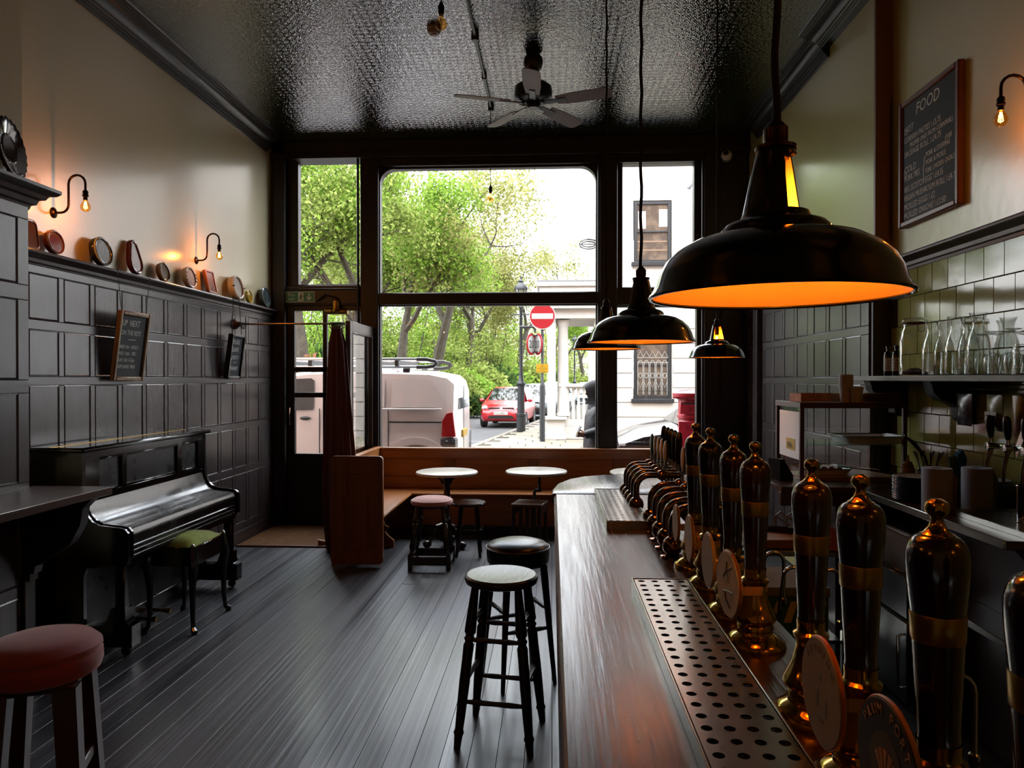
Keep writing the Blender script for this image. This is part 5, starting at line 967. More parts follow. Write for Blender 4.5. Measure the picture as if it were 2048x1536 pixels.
def treemesh(seed, H, lean, mi, nl=72, sz=.075):
    rnd = random.Random(seed); tr = M(); tips = []
    def grow(p, d, ln, r, lv):
        pts = [p]; q = p; dd = d.copy(); n = 5 if lv == 0 else 4
        for k in range(n):
            dd = (dd+Vector((rnd.gauss(0, .13), rnd.gauss(0, .13), rnd.gauss(.04, .08)))).normalized(); q = q+dd*ln/n; pts.append(q)
        e = .55 if lv == 0 else .4
        tr.tube([tuple(x) for x in pts], [r*(1-(1-e)*k/n) for k in range(n+1)], 8 if lv == 0 else 5, cap=False)
        if lv >= 3: tips.extend(pts[1:])
        if lv < 4:
            for k in range((3, 4, 4, 3)[lv]):
                i = rnd.choice(range(2, n+1)) if lv else n-(k % 2); ax = rnd.uniform(0, 6.28); up = (.55, .75, .95, 1.0)[lv]
                side = dd.orthogonal().normalized(); side = Matrix.Rotation(ax+k*2.1, 3, dd) @ side
                grow(pts[i], (dd*(1-up*.55)+side*up+Vector((0, 0, .12))).normalized(), ln*(.62, .66, .62, .55)[lv]*rnd.uniform(.8, 1.15), r*e*rnd.uniform(.7, 1.0), lv+1)
    grow(Vector((0, 0, -.1)), Vector((lean, 0, 1)).normalized(), H*.38, H*.022, 0)
    return tr.mesh('trunk', BARK), leafcloud(tips, nl//4, .33, sz, rnd).mesh('crown', LEAF[mi], False)
TM = [treemesh(11, 12, .12, 0), treemesh(23, 12.5, -.18, 1), treemesh(37, 11.5, .05, 2)]
def tree(px, D, v, sc, rz, label):
    X = (px-1103)/1440*D; t = thing('tree', label, 'tree', (X, D, -.05), rz, 'trees in the park'); t.scale = (sc, sc, sc)
    link('trunk', TM[v][0], t); link('crown', TM[v][1], t, kind='stuff'); return t
for a in ((607, 25, 0, 1.12, 0, 'spring green tree seen through the window above the entrance door'), (690, 27, 2, 1.12, 2.0, 'bright green tree straddling the post between door and large window'), (793, 31, 2, 1.12, 4.1, 'tree with brown upright trunk at the left of the large window'),
          (850, 34, 1, 1.2, 1.2, 'forked pale trunked tree, the largest in the middle of the park'), (932, 46, 0, 1.25, 3.0, 'slim trunked tree behind the rear of the silver van'), (968, 52, 1, 1.25, 5.0, 'olive tinted tree above the red hatchback'),
          (1025, 56, 1, 1.2, .7, 'leaning tree directly behind the street lamp'), (745, 42, 2, 1.4, 5.5, 'tall tree set further back in the park behind the door post'), (890, 58, 2, 1.45, 2.6, 'distant tree filling the gap behind the forked trunk'),
          (1165, 74, 0, 1.0, 1.0, 'distant tree seen through the white portico'), (1122, 70, 2, 1.0, 4.0, 'distant bright tree beside the portico column'), (640, 45, 1, 1.35, .4, 'far tree behind the window above the door'),
          (820, 62, 0, 1.5, 3.3, 'far tree between the two nearest middle trunks'), (1000, 72, 0, 1.4, 2.2, 'far tree above the parked cars'), (700, 60, 0, 1.5, 1.5, 'far tree behind the open curtain side of the door')): tree(*a)
def bushmesh(seed, n, m_, sz=.075):
    rnd = random.Random(seed); pts = []
    for _ in range(n):
        a = rnd.uniform(0, 6.28); r = sqrt(rnd.random()); h = rnd.random(); pts.append(Vector((r*cos(a)*(1-.4*h*h), r*sin(a)*(1-.4*h*h), .1+h*(1.3-.5*r))))
    st_ = M()
    for k in range(9): a = k*.7; st_.tube([(0, 0, 0), (.25*cos(a), .25*sin(a), .5), (.55*cos(a), .55*sin(a), 1.0)], [.03, .02, .008], 5)
    return st_.mesh('stems', BARK), leafcloud(pts, 26, .12, sz, rnd).mesh('foliage', m_, False)
BM = [bushmesh(1, 130, DKL), bushmesh(2, 130, LEAF[2]), bushmesh(3, 110, RDL), bushmesh(4, 130, LEAF[0])]
def thicketmesh(seed, m_):
    rnd = random.Random(seed); pts = []; st_ = M()
    for k in range(16):
        a, r, h = rnd.uniform(0, 6.28), 3.2*sqrt(rnd.random()), rnd.uniform(3.2, 6.2); x, y = r*cos(a), r*sin(a); lx, ly = rnd.gauss(0, .5), rnd.gauss(0, .5)
        st_.tube([(x, y, 0), (x+lx*.4, y+ly*.4, h*.5), (x+lx, y+ly, h)], [.07, .05, .015], 5)
        for q in range(26): u = rnd.uniform(.05, 1); pts.append(Vector((x+lx*u+rnd.gauss(0, .5), y+ly*u+rnd.gauss(0, .5), h*u+rnd.gauss(0, .2))))
    return st_.mesh('stems', BARK), leafcloud(pts, 34, .26, .085, rnd).mesh('foliage', m_, False)
BM += [thicketmesh(5, LEAF[2]), thicketmesh(6, LEAF[0]), thicketmesh(7, LEAF[1]), thicketmesh(8, DKL)]
def bush(px, D, v, sx, sz, label):
    t = thing('shrub', label, 'shrub', ((px-1103)/1440*D, D, -.05), px*.7, 'shrubs along the park edge'); t.scale = (sx, sx, sz); link('stems', BM[v][0], t); link('foliage', BM[v][1], t, kind='stuff')
for a in ((612, 24, 2, 1.1, 1.75, 'red tipped shrub seen through the entrance door'), (668, 24.6, 2, 1.0, 1.8, 'red tipped shrub behind the gathered curtain'), (600, 27, 1, 1.5, 2.3, 'bright shrub at the left edge of the door glass'), (650, 28, 0, 1.5, 2.4, 'dark shrub behind the door glass'), (730, 27, 0, 1.5, 1.6, 'dark shrub behind the post beside the large window'),
          (790, 29, 0, 1.5, 1.5, 'dark shrub at the foot of the brown upright trunk'), (845, 31, 0, 1.6, 1.6, 'dark shrub at the foot of the forked tree'), (900, 34, 3, 1.7, 1.7, 'mid green shrub behind the roof rack end'), (935, 38, 1, 1.8, 1.6, 'bright shrub beside the rear of the van'), (962, 43, 3, 2.0, 1.9, 'mid green shrub above the iron railing'),
          (990, 47, 0, 2.0, 2.0, 'dark shrub above the red hatchback roof'), (1018, 51, 1, 2.2, 1.9, 'bright shrub left of the street lamp'), (1050, 56, 3, 2.4, 2.2, 'mid green shrub right of the street lamp'), (1080, 62, 0, 2.6, 2.3, 'dark shrub behind the sign pole'), (950, 33.5, 0, .9, .8, 'low dark shrub leaning over the park wall'), (1150, 72, 3, 3.0, 1.6, 'far shrub low in the portico opening'),
          (610, 34, 4, 1, .9, 'very tall bright shrub behind the door glass'), (700, 38, 5, 1, .95, 'very tall shrub behind the door post'), (775, 40, 4, 1, .95, 'very tall bright shrub left of the forked trunk'), (835, 44, 5, 1.1, 1, 'very tall shrub behind the forked trunk'), (895, 50, 4, 1.2, 1.05, 'very tall bright shrub right of the forked trunk'),
          (950, 60, 6, 1.3, 1.15, 'very tall shrub far behind the van'), (1010, 68, 4, 1.5, 1.25, 'very tall bright shrub far behind the street lamp'), (1065, 80, 6, 1.7, 1.4, 'very tall shrub far behind the sign pole'), (1150, 96, 5, 2.0, 1.4, 'very tall shrub far behind the portico'), (862, 56, 7, 1.4, 1.0, 'tall dark thicket deep behind the forked trunk'), (925, 52, 5, 1.2, 1.0, 'tall thicket right behind the end of the roof rack'), (645, 44, 6, 1.2, 1.1, 'tall olive thicket behind the door glass'), (720, 48, 7, 1.2, .9, 'tall dark shrub deep in the park behind the post')): bush(*a)
# park railing on a low wall
t = thing('park_railing', 'black iron park railing on a low stone wall along the side street', 'railing', (0, 0, 0)); rx = lambda y: kx(y)-5.6
def slant(x, y0, y1, z0, z1, n, m_, w_=.1): return M().add([(rx(y)+dx, y, z) for y in (y0, y1) for z in (z0, z1) for dx in (-w_, w_)], [(0, 1, 3, 2), (4, 6, 7, 5), (0, 4, 5, 1), (2, 3, 7, 6), (0, 2, 6, 4), (1, 5, 7, 3)]).obj(n, m_, t)
for k in range(14): slant(0, 24+k*3, 26.98+k*3, -.16, .38, 'wall_stone', mat('park_wall_stone', '#6d6350', .9, var=(6, '#544c3c', .4, .7)), .17); slant(0, 24+k*3, 26.98+k*3, .38, .45, 'coping', KERB, .2)
for k in range(15): slant(0, 24+k*3, 24.06+k*3, .45, 1.65, 'post', IRON, .03)
slant(0, 24, 66, 1.42, 1.47, 'rail', IRON, .02); slant(0, 24, 66, .55, .6, 'rail', IRON, .02); m = M()
for k in range(300): y = 24+k*.14; m.box(rx(y)-.01, rx(y)+.01, y-.01, y+.01, .45, 1.6)
m.obj('pickets', IRON, t)['kind'] = 'stuff'
# ---------------------------------------------------------------- vehicles
GLD = mat('dark_car_glass', '#11171a', .04, spec=.8); TYRE = mat('black_tyre', '#141414', .8); ALLOY = mat('alloy_wheel', '#8a8c8e', .3, metal=.9); LAMPG = mat('headlamp_glass', '#c9cfd2', .08, spec=.8); LAMPR = mat('red_tail_lamp', '#a3131a', .15, spec=.7)
def loft(stn, m_):
    m = M(); n = 14; 
    for (x, zb, zs, ws, zr, wr) in stn:
        h = [(0, zb), (ws*.88, zb), (ws*.98, zb+.1), (ws, (zb+zs)/2+.08), (ws*.965, zs), (wr, zr-.05), (wr*.86, zr)]
        ring = h+[(0, zr+.015)]+[(-a, b) for a, b in h[:0:-1]]; m.v += [(x, a, b) for a, b in ring]; n = len(ring)
    k = len(stn); m.f = [(i*n+j, i*n+(j+1) % n, (i+1)*n+(j+1) % n, (i+1)*n+j) for i in range(k-1) for j in range(n)]+[tuple(range(n)), tuple(range(k*n-1, (k-1)*n-1, -1))]
    return m
HATCH = [(-1.9, .42, .85, .66, .95, .55), (-1.84, .3, .95, .8, 1.08, .66), (-1.6, .25, .97, .84, 1.4, .56), (-1.15, .22, .97, .85, 1.47, .58), (-.1, .2, .95, .85, 1.5, .6), (.32, .2, .94, .85, 1.46, .58), (.98, .2, .92, .85, 1.0, .7), (1.45, .22, .85, .83, .92, .66), (1.74, .24, .74, .78, .8, .6), (1.88, .28, .64, .7, .68, .5), (1.93, .34, .56, .55, .58, .4)]
def wheels(t, xs, y, r):
    for x in xs:
        for s in (-1, 1):
            w_ = M().lathe([(r*.6, -.1), (r*.94, -.1), (r, -.07), (r, .07), (r*.94, .1), (r*.6, .1)], 24, (x, s*y, r), 'y').obj('wheel', TYRE, t); M().lathe([(0, -.03), (r*.2, -.09), (r*.6, -.085), (r*.62, 0), (r*.62, .085), (r*.2, .09), (0, .03)], 18, (x, s*y, r), 'y').obj('hub', ALLOY, w_)
def hatch(label, loc, rz, col, plate=None, sc=1, name='car'):
    t = thing(name, label, 'car', loc, rz); t.scale = (sc, sc, sc); P_ = mat('car_paint'+col, col, .25, metal=.15, coat=.8); loft(HATCH, P_).obj('body', P_, t)
    M().add([(.985, -.66, 1.015), (.985, .66, 1.015), (.36, .54, 1.452), (.36, -.54, 1.452)], [(0, 1, 2, 3)]).obj('windscreen', GLD, t); M().add([(-1.86, -.6, 1.1), (-1.86, .6, 1.1), (-1.62, .5, 1.37), (-1.62, -.5, 1.37)], [(0, 1, 2, 3)]).obj('rear_window', GLD, t)
    for s in (-1, 1):
        for q in ([(.85, .825, .985), (.3, .63, 1.39), (-.32, .64, 1.41), (-.32, .828, .985)], [(-.38, .828, .985), (-.38, .64, 1.41), (-1.1, .625, 1.38), (-1.4, .815, 1.02)]): M().add([(a, s*(b+.012), c) for a, b, c in q], [(0, 1, 2, 3)]).obj('side_window', GLD, t)
        M().ball((1.66, s*.64, .74), (.2, .13, .09), 14, 8).obj('headlamp', LAMPG, t); M().ball((1.8, s*.62, .42), (.06, .07, .05), 12, 8).obj('fog_lamp', IRON, t); M().ball((.78, s*.93, 1.0), (.07, .1, .07), 12, 8).obj('mirror', P_, t); M().ball((-1.78, s*.72, .95), (.08, .06, .16), 12, 8).obj('tail_lamp', LAMPR, t)
    M().prism([(-.5, .66), (.5, .66), (.46, .76), (-.46, .76)], 1.835, 1.86, 'x').obj('grille', IRON, t); M().prism([(-.5, .36), (.5, .36), (.42, .47), (-.42, .47)], 1.91, 1.94, 'x').obj('lower_grille', IRON, t); M().lathe([(0, .02), (.05, .015), (.055, 0)], 18, (1.86, 0, .71), 'x').obj('emblem', LAMPG, t)
    if plate: q = M().box(1.93, 1.945, -.26, .26, .5, .61, .003).obj('number_plate', mat('white_plate_reflective', '#c9c8c0', .5), t); text(plate, .095, IRON, q, (1.946, -.23, .52), (pi/2, 0, pi/2), sx=.9)
    wheels(t, (-1.2, 1.2), .76, .3); return t
hatch('small red hatchback parked at the kerb facing the pub', (-1.66, 28.2, RZ_), -pi/2-.1, '#a80f1c', 'SG16 MHS'); hatch('dark green car parked behind the red hatchback', (-.78, 33.4, RZ_), -pi/2-.13, '#1c2c2a', None, 1.06); hatch('pale blue grey car parked third along the side street kerb', (.25, 40, RZ_), -pi/2-.13, '#8fa3ab', None, 1.1)
hatch('dark grey car with shining bonnet at the right of the street, behind the post box', (2.98, 11.6, RZ_), pi, '#17191c', None, 1.12)
hatch('distant silver car seen through the portico', (2.6, 52, RZ_), -1.7, '#9aa6ad', None, 1.05)
t = thing('van', 'silver panel van with roof rack passing the large window', 'van', (-3.88, 11.26, RZ_), pi); VP = mat('silver_van_paint', '#d6cdcb', .3, metal=.15, coat=.8); DKP = mat('grey_van_plastic', '#3a3b3d', .5)
VAN = [(-2.5, .5, 1.35, .84, 1.66, .76), (-2.46, .36, 1.36, .925, 1.78, .8), (-2.36, .3, 1.36, .955, 1.87, .83), (-2.1, .28, 1.36, .96, 1.92, .85), (-1.2, .27, 1.36, .96, 1.945, .86), (-.3, .27, 1.34, .96, 1.93, .85), (.2, .27, 1.32, .96, 1.86, .82), (.5, .27, 1.3, .96, 1.66, .82), (1.05, .28, 1.2, .94, 1.3, .8), (1.45, .3, 1.0, .88, 1.1, .7), (1.68, .36, .75, .74, .85, .56)]
loft(VAN, VP).obj('body', VP, t); VPP = mat('silver_van_panel', '#c4bab8', .34, metal=.15, coat=.6)
for s in (-1, 1):
    def sp(z): return .958-(max(0, z-1.36)/.55)*.1
    def skinpatch(pp, n, m_, o=.007):
        return M().add([(x, s*(sp(z)+o), z) for x, z in pp], [tuple(range(len(pp)))]).obj(n, m_, t)
    skinpatch([(-2.34, 1.4), (-2.3, 1.46), (-2.16, 1.7), (-2.05, 1.78), (-1.85, 1.81), (-1.56, 1.81), (-1.56, 1.4)], 'side_pressing', VPP); skinpatch([(-1.46, 1.4), (-1.46, 1.81), (-.62, 1.81), (-.62, 1.4)], 'side_pressing', VPP)
    skinpatch([(-.41, 1.36), (-.41, 1.79), (-.36, 1.82), (.15, 1.8), (.45, 1.66), (.8, 1.4), (.8, 1.34)], 'door_window', GLD, .009)
    for x0 in (-1.52, -.51, .9): M().box(x0-.006, x0+.006, s*.958-.006, s*.958+.007, .4, 1.38).obj('door_seam', DKP, t)
    M().box(-2.3, -1.52, s*.966-.008, s*.966+.008, 1.175, 1.2, .004).obj('rub_strip', IRON, t); M().box(-2.3, -.62, s*.9625-.0125, s*.9625+.0125, 1.365, 1.385, .006).obj('belt_crease', VP, t)
    for x0 in (-.3, -.66): M().ball((x0, s*.972, 1.24), (.08, .02, .03), 12, 8).obj('door_handle', DKP, t)
    M().prism([(-2.5, .98), (-2.3, .98), (-2.31, 1.2), (-2.37, 1.31), (-2.46, 1.33)], s*.9, s*.972, 'y').obj('tail_lamp', LAMPR, t); M().box(-2.515, -2.27, s*.8 if s > 0 else s*.967, s*.967 if s > 0 else s*.8, .36, .96, .02).obj('bumper_corner', DKP, t)
    for x0 in (-1.93, .85): M().prism(arc(x0, .37, .6, 0, pi, 18)+arc(x0, .37, .5, pi, 0, 18), s*.965-.015, s*.965+.015, 'y').obj('wheel_arch', VP, t); M().prism(arc(x0, .34, .51, 0, pi, 18), s*.962-.005, s*.962+.005, 'y').obj('arch_shade_plate', TYRE, t)  # dark plate on the solid body paints the shade inside the arch
    M().tube([(.6, s*.76, 2.1), (-1.95, s*.76, 2.1)], .022, 8).obj('rack_rail', CHROME, t); M().tube([(.6, s*.76, 1.985), (-1.95, s*.76, 1.985)], .022, 8).obj('rack_rail', CHROME, t); M().tube([(-1.9, s*.76, 2.1), (-2.05, s*.76, 2.098), (-2.17, s*.76, 2.07), (-2.2, s*.76, 2.04), (-2.15, s*.76, 2.0), (-2.05, s*.76, 1.985), (-1.9, s*.76, 1.985)], .03, 8).obj('rack_end', IRON, t)
    for x0 in (-1.75, -.9, .1): M().box(x0-.05, x0+.05, s*.76-.03, s*.76+.03, 1.9, 1.97, .01).obj('rack_foot', IRON, t)
for x0 in (-1.6, -1.2, -.75, -.3, .2): M().box(x0-.03, x0+.03, -.76, .76, 1.985, 2.09, .006).obj('rack_crossbar', DKP, t)
M().add([(-2.512, -.66, 1.36), (-2.512, .66, 1.36), (-2.49, .66, 1.66), (-2.49, -.66, 1.66)], [(0, 1, 2, 3)]).obj('rear_window', GLD, t); M().box(-2.53, -2.5, -.26, .26, .92, 1.03, .003).obj('number_plate', mat('yellow_plate', '#a8862a', .5), t); M().box(-2.506, -2.5, -.006, .006, .5, 1.7).obj('door_seam', DKP, t); M().add([(.5, -.72, 1.68), (.5, .72, 1.68), (1.06, .76, 1.33), (1.06, -.76, 1.33)], [(0, 1, 2, 3)]).obj('windscreen', GLD, t)
wheels(t, (-1.93, .85), .84, .34)
# ---------------------------------------------------------------- street furniture
LP = mat('black_lamp_post', '#24272b', .45, spec=.5)
def lamppost(loc, k, label):
    t = thing('street_lamp', label, 'lamp post', loc); t.scale = (k, k, k)
    M().lathe([(0, 0), (.15, 0), (.15, .5), (.17, .52), (.17, .58), (.125, .6), (.115, 1.5), (.14, 1.53), (.15, 1.6), (.09, 1.68), (.075, 1.9), (.06, 2.0), (.05, 4.1), (.075, 4.14), (.045, 4.2), (.045, 4.35), (0, 4.35)], 20).obj('post', LP, t); M().tube([(-.35, 0, 3.9), (.35, 0, 3.9)], .022, 6).obj('ladder_bar', LP, t)
    l = M().lathe([(.1, 4.36), (.19, 4.75)], 6).obj('lantern_glass', glassmat('lantern_glass', (.9, .93, .95, 1), .1), t); f = M()
    for q in range(6): a = q*pi/3; f.tube([(.1*cos(a), .1*sin(a), 4.36), (.19*cos(a), .19*sin(a), 4.75)], .014, 5)
    f.lathe([(0, 4.33), (.11, 4.34), (.11, 4.37), (0, 4.38)], 6).obj('lantern_frame', LP, t); M().lathe([(.24, 4.74), (.24, 4.78), (.19, 4.86), (.12, 4.93), (.08, 4.98), (.1, 5.02), (.05, 5.05), (.02, 5.1), (.03, 5.14), (.008, 5.2), (0, 5.26)], 12).obj('lantern_cap', LP, t)
lamppost((-1.0, 23.6, PZ), .98, 'black victorian street lamp in front of the red hatchback'); lamppost((1.66, 52, PZ), .95, 'distant black street lamp framed by the white portico')
t = thing('sign_pole', 'grey sign pole with no entry disc, speed signs and a yellow plate', 'road sign', (-.25, 19.7, PZ)); SR = mat('sign_red', '#92101c', .35); SWH = mat('sign_face_white', '#a8aaa8', .4); SBK = mat('sign_black', '#16181a', .5)
M().lathe([(0, 0), (.075, 0), (.075, 1.5), (.06, 1.58), (.038, 1.62), (.038, 3.75), (0, 3.75)], 18).obj('pole', LP, t)
d = M().lathe([(0, -.06), (.36, -.06), (.36, -.045), (0, -.045)], 48, (0, 0, 3.42), 'y').obj('no_entry_disc', SWH, t); M().lathe([(0, -.064), (.335, -.064), (.335, -.06), (0, -.06)], 48, (0, 0, 3.42), 'y').obj('red_face', SR, d); M().box(-.29, .29, -.069, -.064, 3.345, 3.495, .002).obj('white_bar', SWH, d)
for X, rz, nm in ((-.3, radians(66), 0), (-.12, radians(-66), 1)):
    g = link('speed_limit_disc', M().lathe([(0, -.01), (.3, -.01), (.3, .01), (0, .01)], 40, ax='y').mesh('speed_limit_disc', SR), t, (X, .0, 2.66), (0, 0, rz)); M().lathe([(0, -.014), (.235, -.014), (.235, .014), (0, .014)], 40, ax='y').obj('white_face', SWH, g); text('20', .3, SBK, g, (-.17, -.016, -.1), (pi/2, 0, 0))
for z in (2.9, 2.45): M().box(-.25, .05, -.02, .02, z-.02, z+.02, .004).obj('bracket', LP, t)
M().tube([(-.2, 0, 2.97), (-.2, 0, 3.08), (-.26, 0, 3.13), (-.6, 0, 3.13)], [.03, .03, .03, .045], 8).obj('sign_light', LP, t)
y_ = M().box(-.165, .165, -.055, -.045, 1.88, 2.12, .003).obj('yellow_plate', mat('sign_yellow', '#a8820e', .45), t); M().ball((0, -.057, 2.08), (.015, .003, .015), 10, 6).obj('dot', SBK, y_)
for q, z in (('Mon-Fri', 2.02), ('8.30am-9.30am', 1.975), ('and', 1.935), ('3.00pm-4.00pm', 1.895)): text(q, .042, SBK, y_, (0, -.0555, z), (pi/2, 0, 0), align='CENTER')
PB = mat('post_box_red', '#b81c30', .35, coat=.3, var=(6, '#a8172a', .4, .7)); t = thing('post_box', 'red pillar post box at the right edge of the street window', 'post box', (1.87, 9.55, PZ))
M().lathe([(0, 0), (.235, 0), (.235, .2), (.215, .23), (.205, .24), (.205, 1.2), (.222, 1.205), (.222, 1.24), (.208, 1.245), (.208, 1.43), (.225, 1.45), (.24, 1.47)], 40).obj('body', PB, t); M().lathe([(.24, 1.47), (.275, 1.475), (.28, 1.5), (.28, 1.525), (.268, 1.535), (.2, 1.56), (.1, 1.58), (0, 1.585)], 40).obj('cap', PB, t)
m = M()
for k in range(60): a = 2*pi*k/60; m.box(.268*cos(a)-.008, .268*cos(a)+.008, .268*sin(a)-.008, .268*sin(a)+.008, 1.455, 1.475)
m.obj('dentils', PB, t)['kind'] = 'stuff'
D_ = Matrix.Rotation(radians(-25), 4, 'Z'); q = M(); q.T = D_; q.box(-.13, .13, -.222, -.2, 1.26, 1.42, .006).obj('aperture_plate', PB, t); q = M(); q.T = D_; q.box(-.1, .1, -.224, -.2, 1.385, 1.405).obj('letter_slot', IRON, t); q = M(); q.T = D_; q.box(-.16, .16, -.212, -.19, .5, 1.17, .01).obj('door', PB, t)
for k, ch in enumerate('POST'): a = radians(-25+(k-1.5)*17); o = text(ch, .085, mat('raised_red_letter', '#8f1224', .35), t, (.225*sin(a), -.225*cos(a), 1.295), (pi/2, 0, a), 'raised_letter', 'CENTER', .004)
for k, ch in enumerate('ER'): a = radians(-25+(k-.5)*20); text(ch, .09, mat('raised_red_letter', '', .3), t, (.214*sin(a), -.214*cos(a), 1.06), (pi/2, 0, a), 'raised_letter', 'CENTER', .004)
# ---------------------------------------------------------------- white corner house with portico
HY = 21.0; t = thing('corner_house', 'white stucco corner house with sash windows and a portico', 'building', (3, HY, 0)); SH = 3.0
def hb(n, x0, x1, y0, y1, z0, z1, m_=STU, b=.01, par=t): return M().box(x0-SH, x1-SH, y0-HY, y1-HY, z0, z1, b).obj(n, m_, par)
hb('wall', 1.37, 2.36, HY, HY+6, -.2, 9.5); hb('wall', 3.46, 9, HY, HY+6, -.2, 9.5)
for a, b in ((-.2, 1.05), (3.02, 5.0), (6.8, 9.5)): hb('wall', 2.36, 3.46, HY, HY+6, a, b)
for k in range(9):
    z = -.3+k*.425
    for a, b in ((1.36, 2.33), (3.49, 8)) if 0 < k < 8 and z+.4 > 1.05 and z < 3.0 else ((1.36, 8),): hb('stucco_course', a, b, HY-.03, HY, z, z+.405)
FB = mat('black_window_paint', '#26292c', .4); WG = mat('dark_house_glass', '#4a4038', .08, spec=.8, var=(3, '#6a5c4e', .45, .6))
for z0, z1, lab in ((1.08, 3.0, 0), (5.02, 6.78, 1)):
    w_ = hb('window', 2.38, 3.44, HY+.06, HY+.1, z0, z1, FB); M().box(2.46-SH, 3.36-SH, .045, .055, z0+.08, z1-.08).obj('pane', WG, w_)
    for q in ((2.38, 2.47, z0, z1), (3.35, 3.44, z0, z1), (2.47, 3.35, z1-.09, z1), (2.47, 3.35, z0, z0+.07), (2.47, 3.35, (z0+z1)/2-.02, (z0+z1)/2+.03)): M().box(q[0]-SH, q[1]-SH, .0, .06, q[2], q[3], .006).obj('sash_bar', FB, w_)
    hb('sill', 2.3, 3.52, HY-.12, HY+.05, z0-.11, z0, FB)
    if lab:
        for a, b, z in ((2.5, 2.72, 6.0), (3.1, 3.34, 6.05)): M().box(a-SH, b-SH, .038, .044, z, z+.5).obj('curtain', PAPER, w_)
        for z in (5.35, 5.6): M().box(2.48-SH, 3.34-SH, .036, .044, z, z+.05).obj('shelf', mat('brown_shelf', '#7a6450', .6), w_)
GRL = mat('white_grille', '#9a9c98', .5); g = hb('window_grille', 2.47, 3.36, HY-.03, HY-.02, 1.3, 1.32, GRL, 0)
m = M()
for k in range(5):
    x = 2.56+k*.175-SH
    m.tube([(x-.07, -.025, 1.2), (x-.07, -.025, 2.05)]+[(x-.07*cos(a), -.025, 2.05+.14*sin(a)) for a in [pi*q/8 for q in range(9)]]+[(x+.07, -.025, 2.05), (x+.07, -.025, 1.2)], .009, 5); m.tube([(x+.05*cos(a), -.025, 1.75+.07*sin(a)) for a in [2*pi*q/12 for q in range(12)]], .009, 5, closed=True)
    m.tube([(x-.08, -.025, 1.6), (x, -.025, 1.4), (x+.08, -.025, 1.6)], .008, 5); m.tube([(x-.08, -.025, 2.3), (x, -.025, 2.45), (x+.08, -.025, 2.3)], .009, 5)
for z in (1.3, 2.12, 2.26): m.box(2.47-SH, 3.36-SH, -.03, -.02, z, z+.018)
m.obj('scrollwork', GRL, t)['kind'] = 'stuff'
# portico
t2 = thing('portico', 'white columned portico with balustrade on the corner house', 'porch', (.6, 20.6, 0)); OX, OY = .6, 20.6
def pb(n, x0, x1, y0, y1, z0, z1, b=.012, m_=STU): return M().box(x0-OX, x1-OX, y0-OY, y1-OY, z0, z1, b).obj(n, m_, t2)
pb('entablature', -.3, 1.37, 20.3, 23.5, 3.35, 3.62); pb('cornice', -.42, 1.42, 20.15, 23.6, 3.62, 3.75); pb('frieze', -.34, 1.37, 20.25, 23.5, 3.75, 4.25); pb('blocking_course', -.42, 1.4, 20.18, 23.6, 4.25, 4.37); pb('lead_edge', -.42, 1.4, 20.2, 23.5, 4.37, 4.42, .01, mat('grey_lead', '#6d6f72', .5))
pb('pedestal_base', -.2, .42, 20.28, 20.9, PZ, .12); pb('pedestal', -.14, .36, 20.34, 20.84, .12, .5); pb('pedestal_cap', -.22, .44, 20.26, 20.92, .5, .58)
pb('square_pier', -.12, .12, 20.4, 20.7, .58, 3.35); M().lathe([(.2, 0), (.2, .06), (.165, .1), (.16, .12), (.158, 1.2), (.14, 2.5), (.165, 2.55), (.19, 2.62), (.2, 2.72), (0, 2.72)], 28, (.33-OX, 20.62-OY, .6)).obj('column', STU, t2)
pb('pilaster', 1.2, 1.4, 20.5, 20.8, PZ, 3.35); pb('plinth_wall', .3, 1.2, 20.5, 20.7, PZ, .3); pb('plinth_wall', .3, 1.2, 20.53, 20.67, .3, .5); pb('balustrade_rail', .2, 1.22, 20.46, 20.74, 1.42, 1.52)
for k in range(7): x = .32+k*.15; M().lathe([(.04, 0), (.055, .06), (.05, .2), (.035, .6), (.034, .8), (.05, .92)], 10, (x-OX, 20.6-OY, .5)).obj('baluster', STU, t2)
for k in range(6): x = .395+k*.15; M().prism([(x-.03-OX, 1.38), (x+.03-OX, 1.38), (x+.06-OX, 1.42), (x-.06-OX, 1.42)], -.06, .06, 'y').obj('arch_spandrel', STU, t2)
t = thing('hanging_sign', 'black scrolled oval sign bracket on the corner of the white house', 'sign', (1.33, 20.95, 5.55))
for rx_, rz in ((.26, .14), (.2, .08)): M().tube([(-.26+rx_*cos(a), 0, rz*sin(a)) for a in [2*pi*k/28 for k in range(28)]], .018, 6, closed=True).obj('oval_ring', IRON, t)
M().tube([(.04, 0, 0), (-.5, 0, 0)], .018, 6).obj('arm', IRON, t); M().tube([(.02, 0, .1), (-.3, 0, .16)], .014, 6).obj('arm', IRON, t)
t = thing('wall_camera', 'grey bullet camera fixed to the white house wall', 'camera', (4.08, 20.94, 7.3)); M().tube([(0, 0, 0), (-.08, -.12, -.05)], .025, 6).obj('bracket', GM, t)
q = M(); q.T = Matrix.Translation((-.12, -.2, -.12)) @ Matrix.Rotation(.6, 4, 'Y'); q.lathe([(0, -.14), (.05, -.14), (.06, -.12), (.06, .1), (.05, .12), (0, .12)], 14).obj('housing', mat('camera_grey', '#7d8084', .4), t)
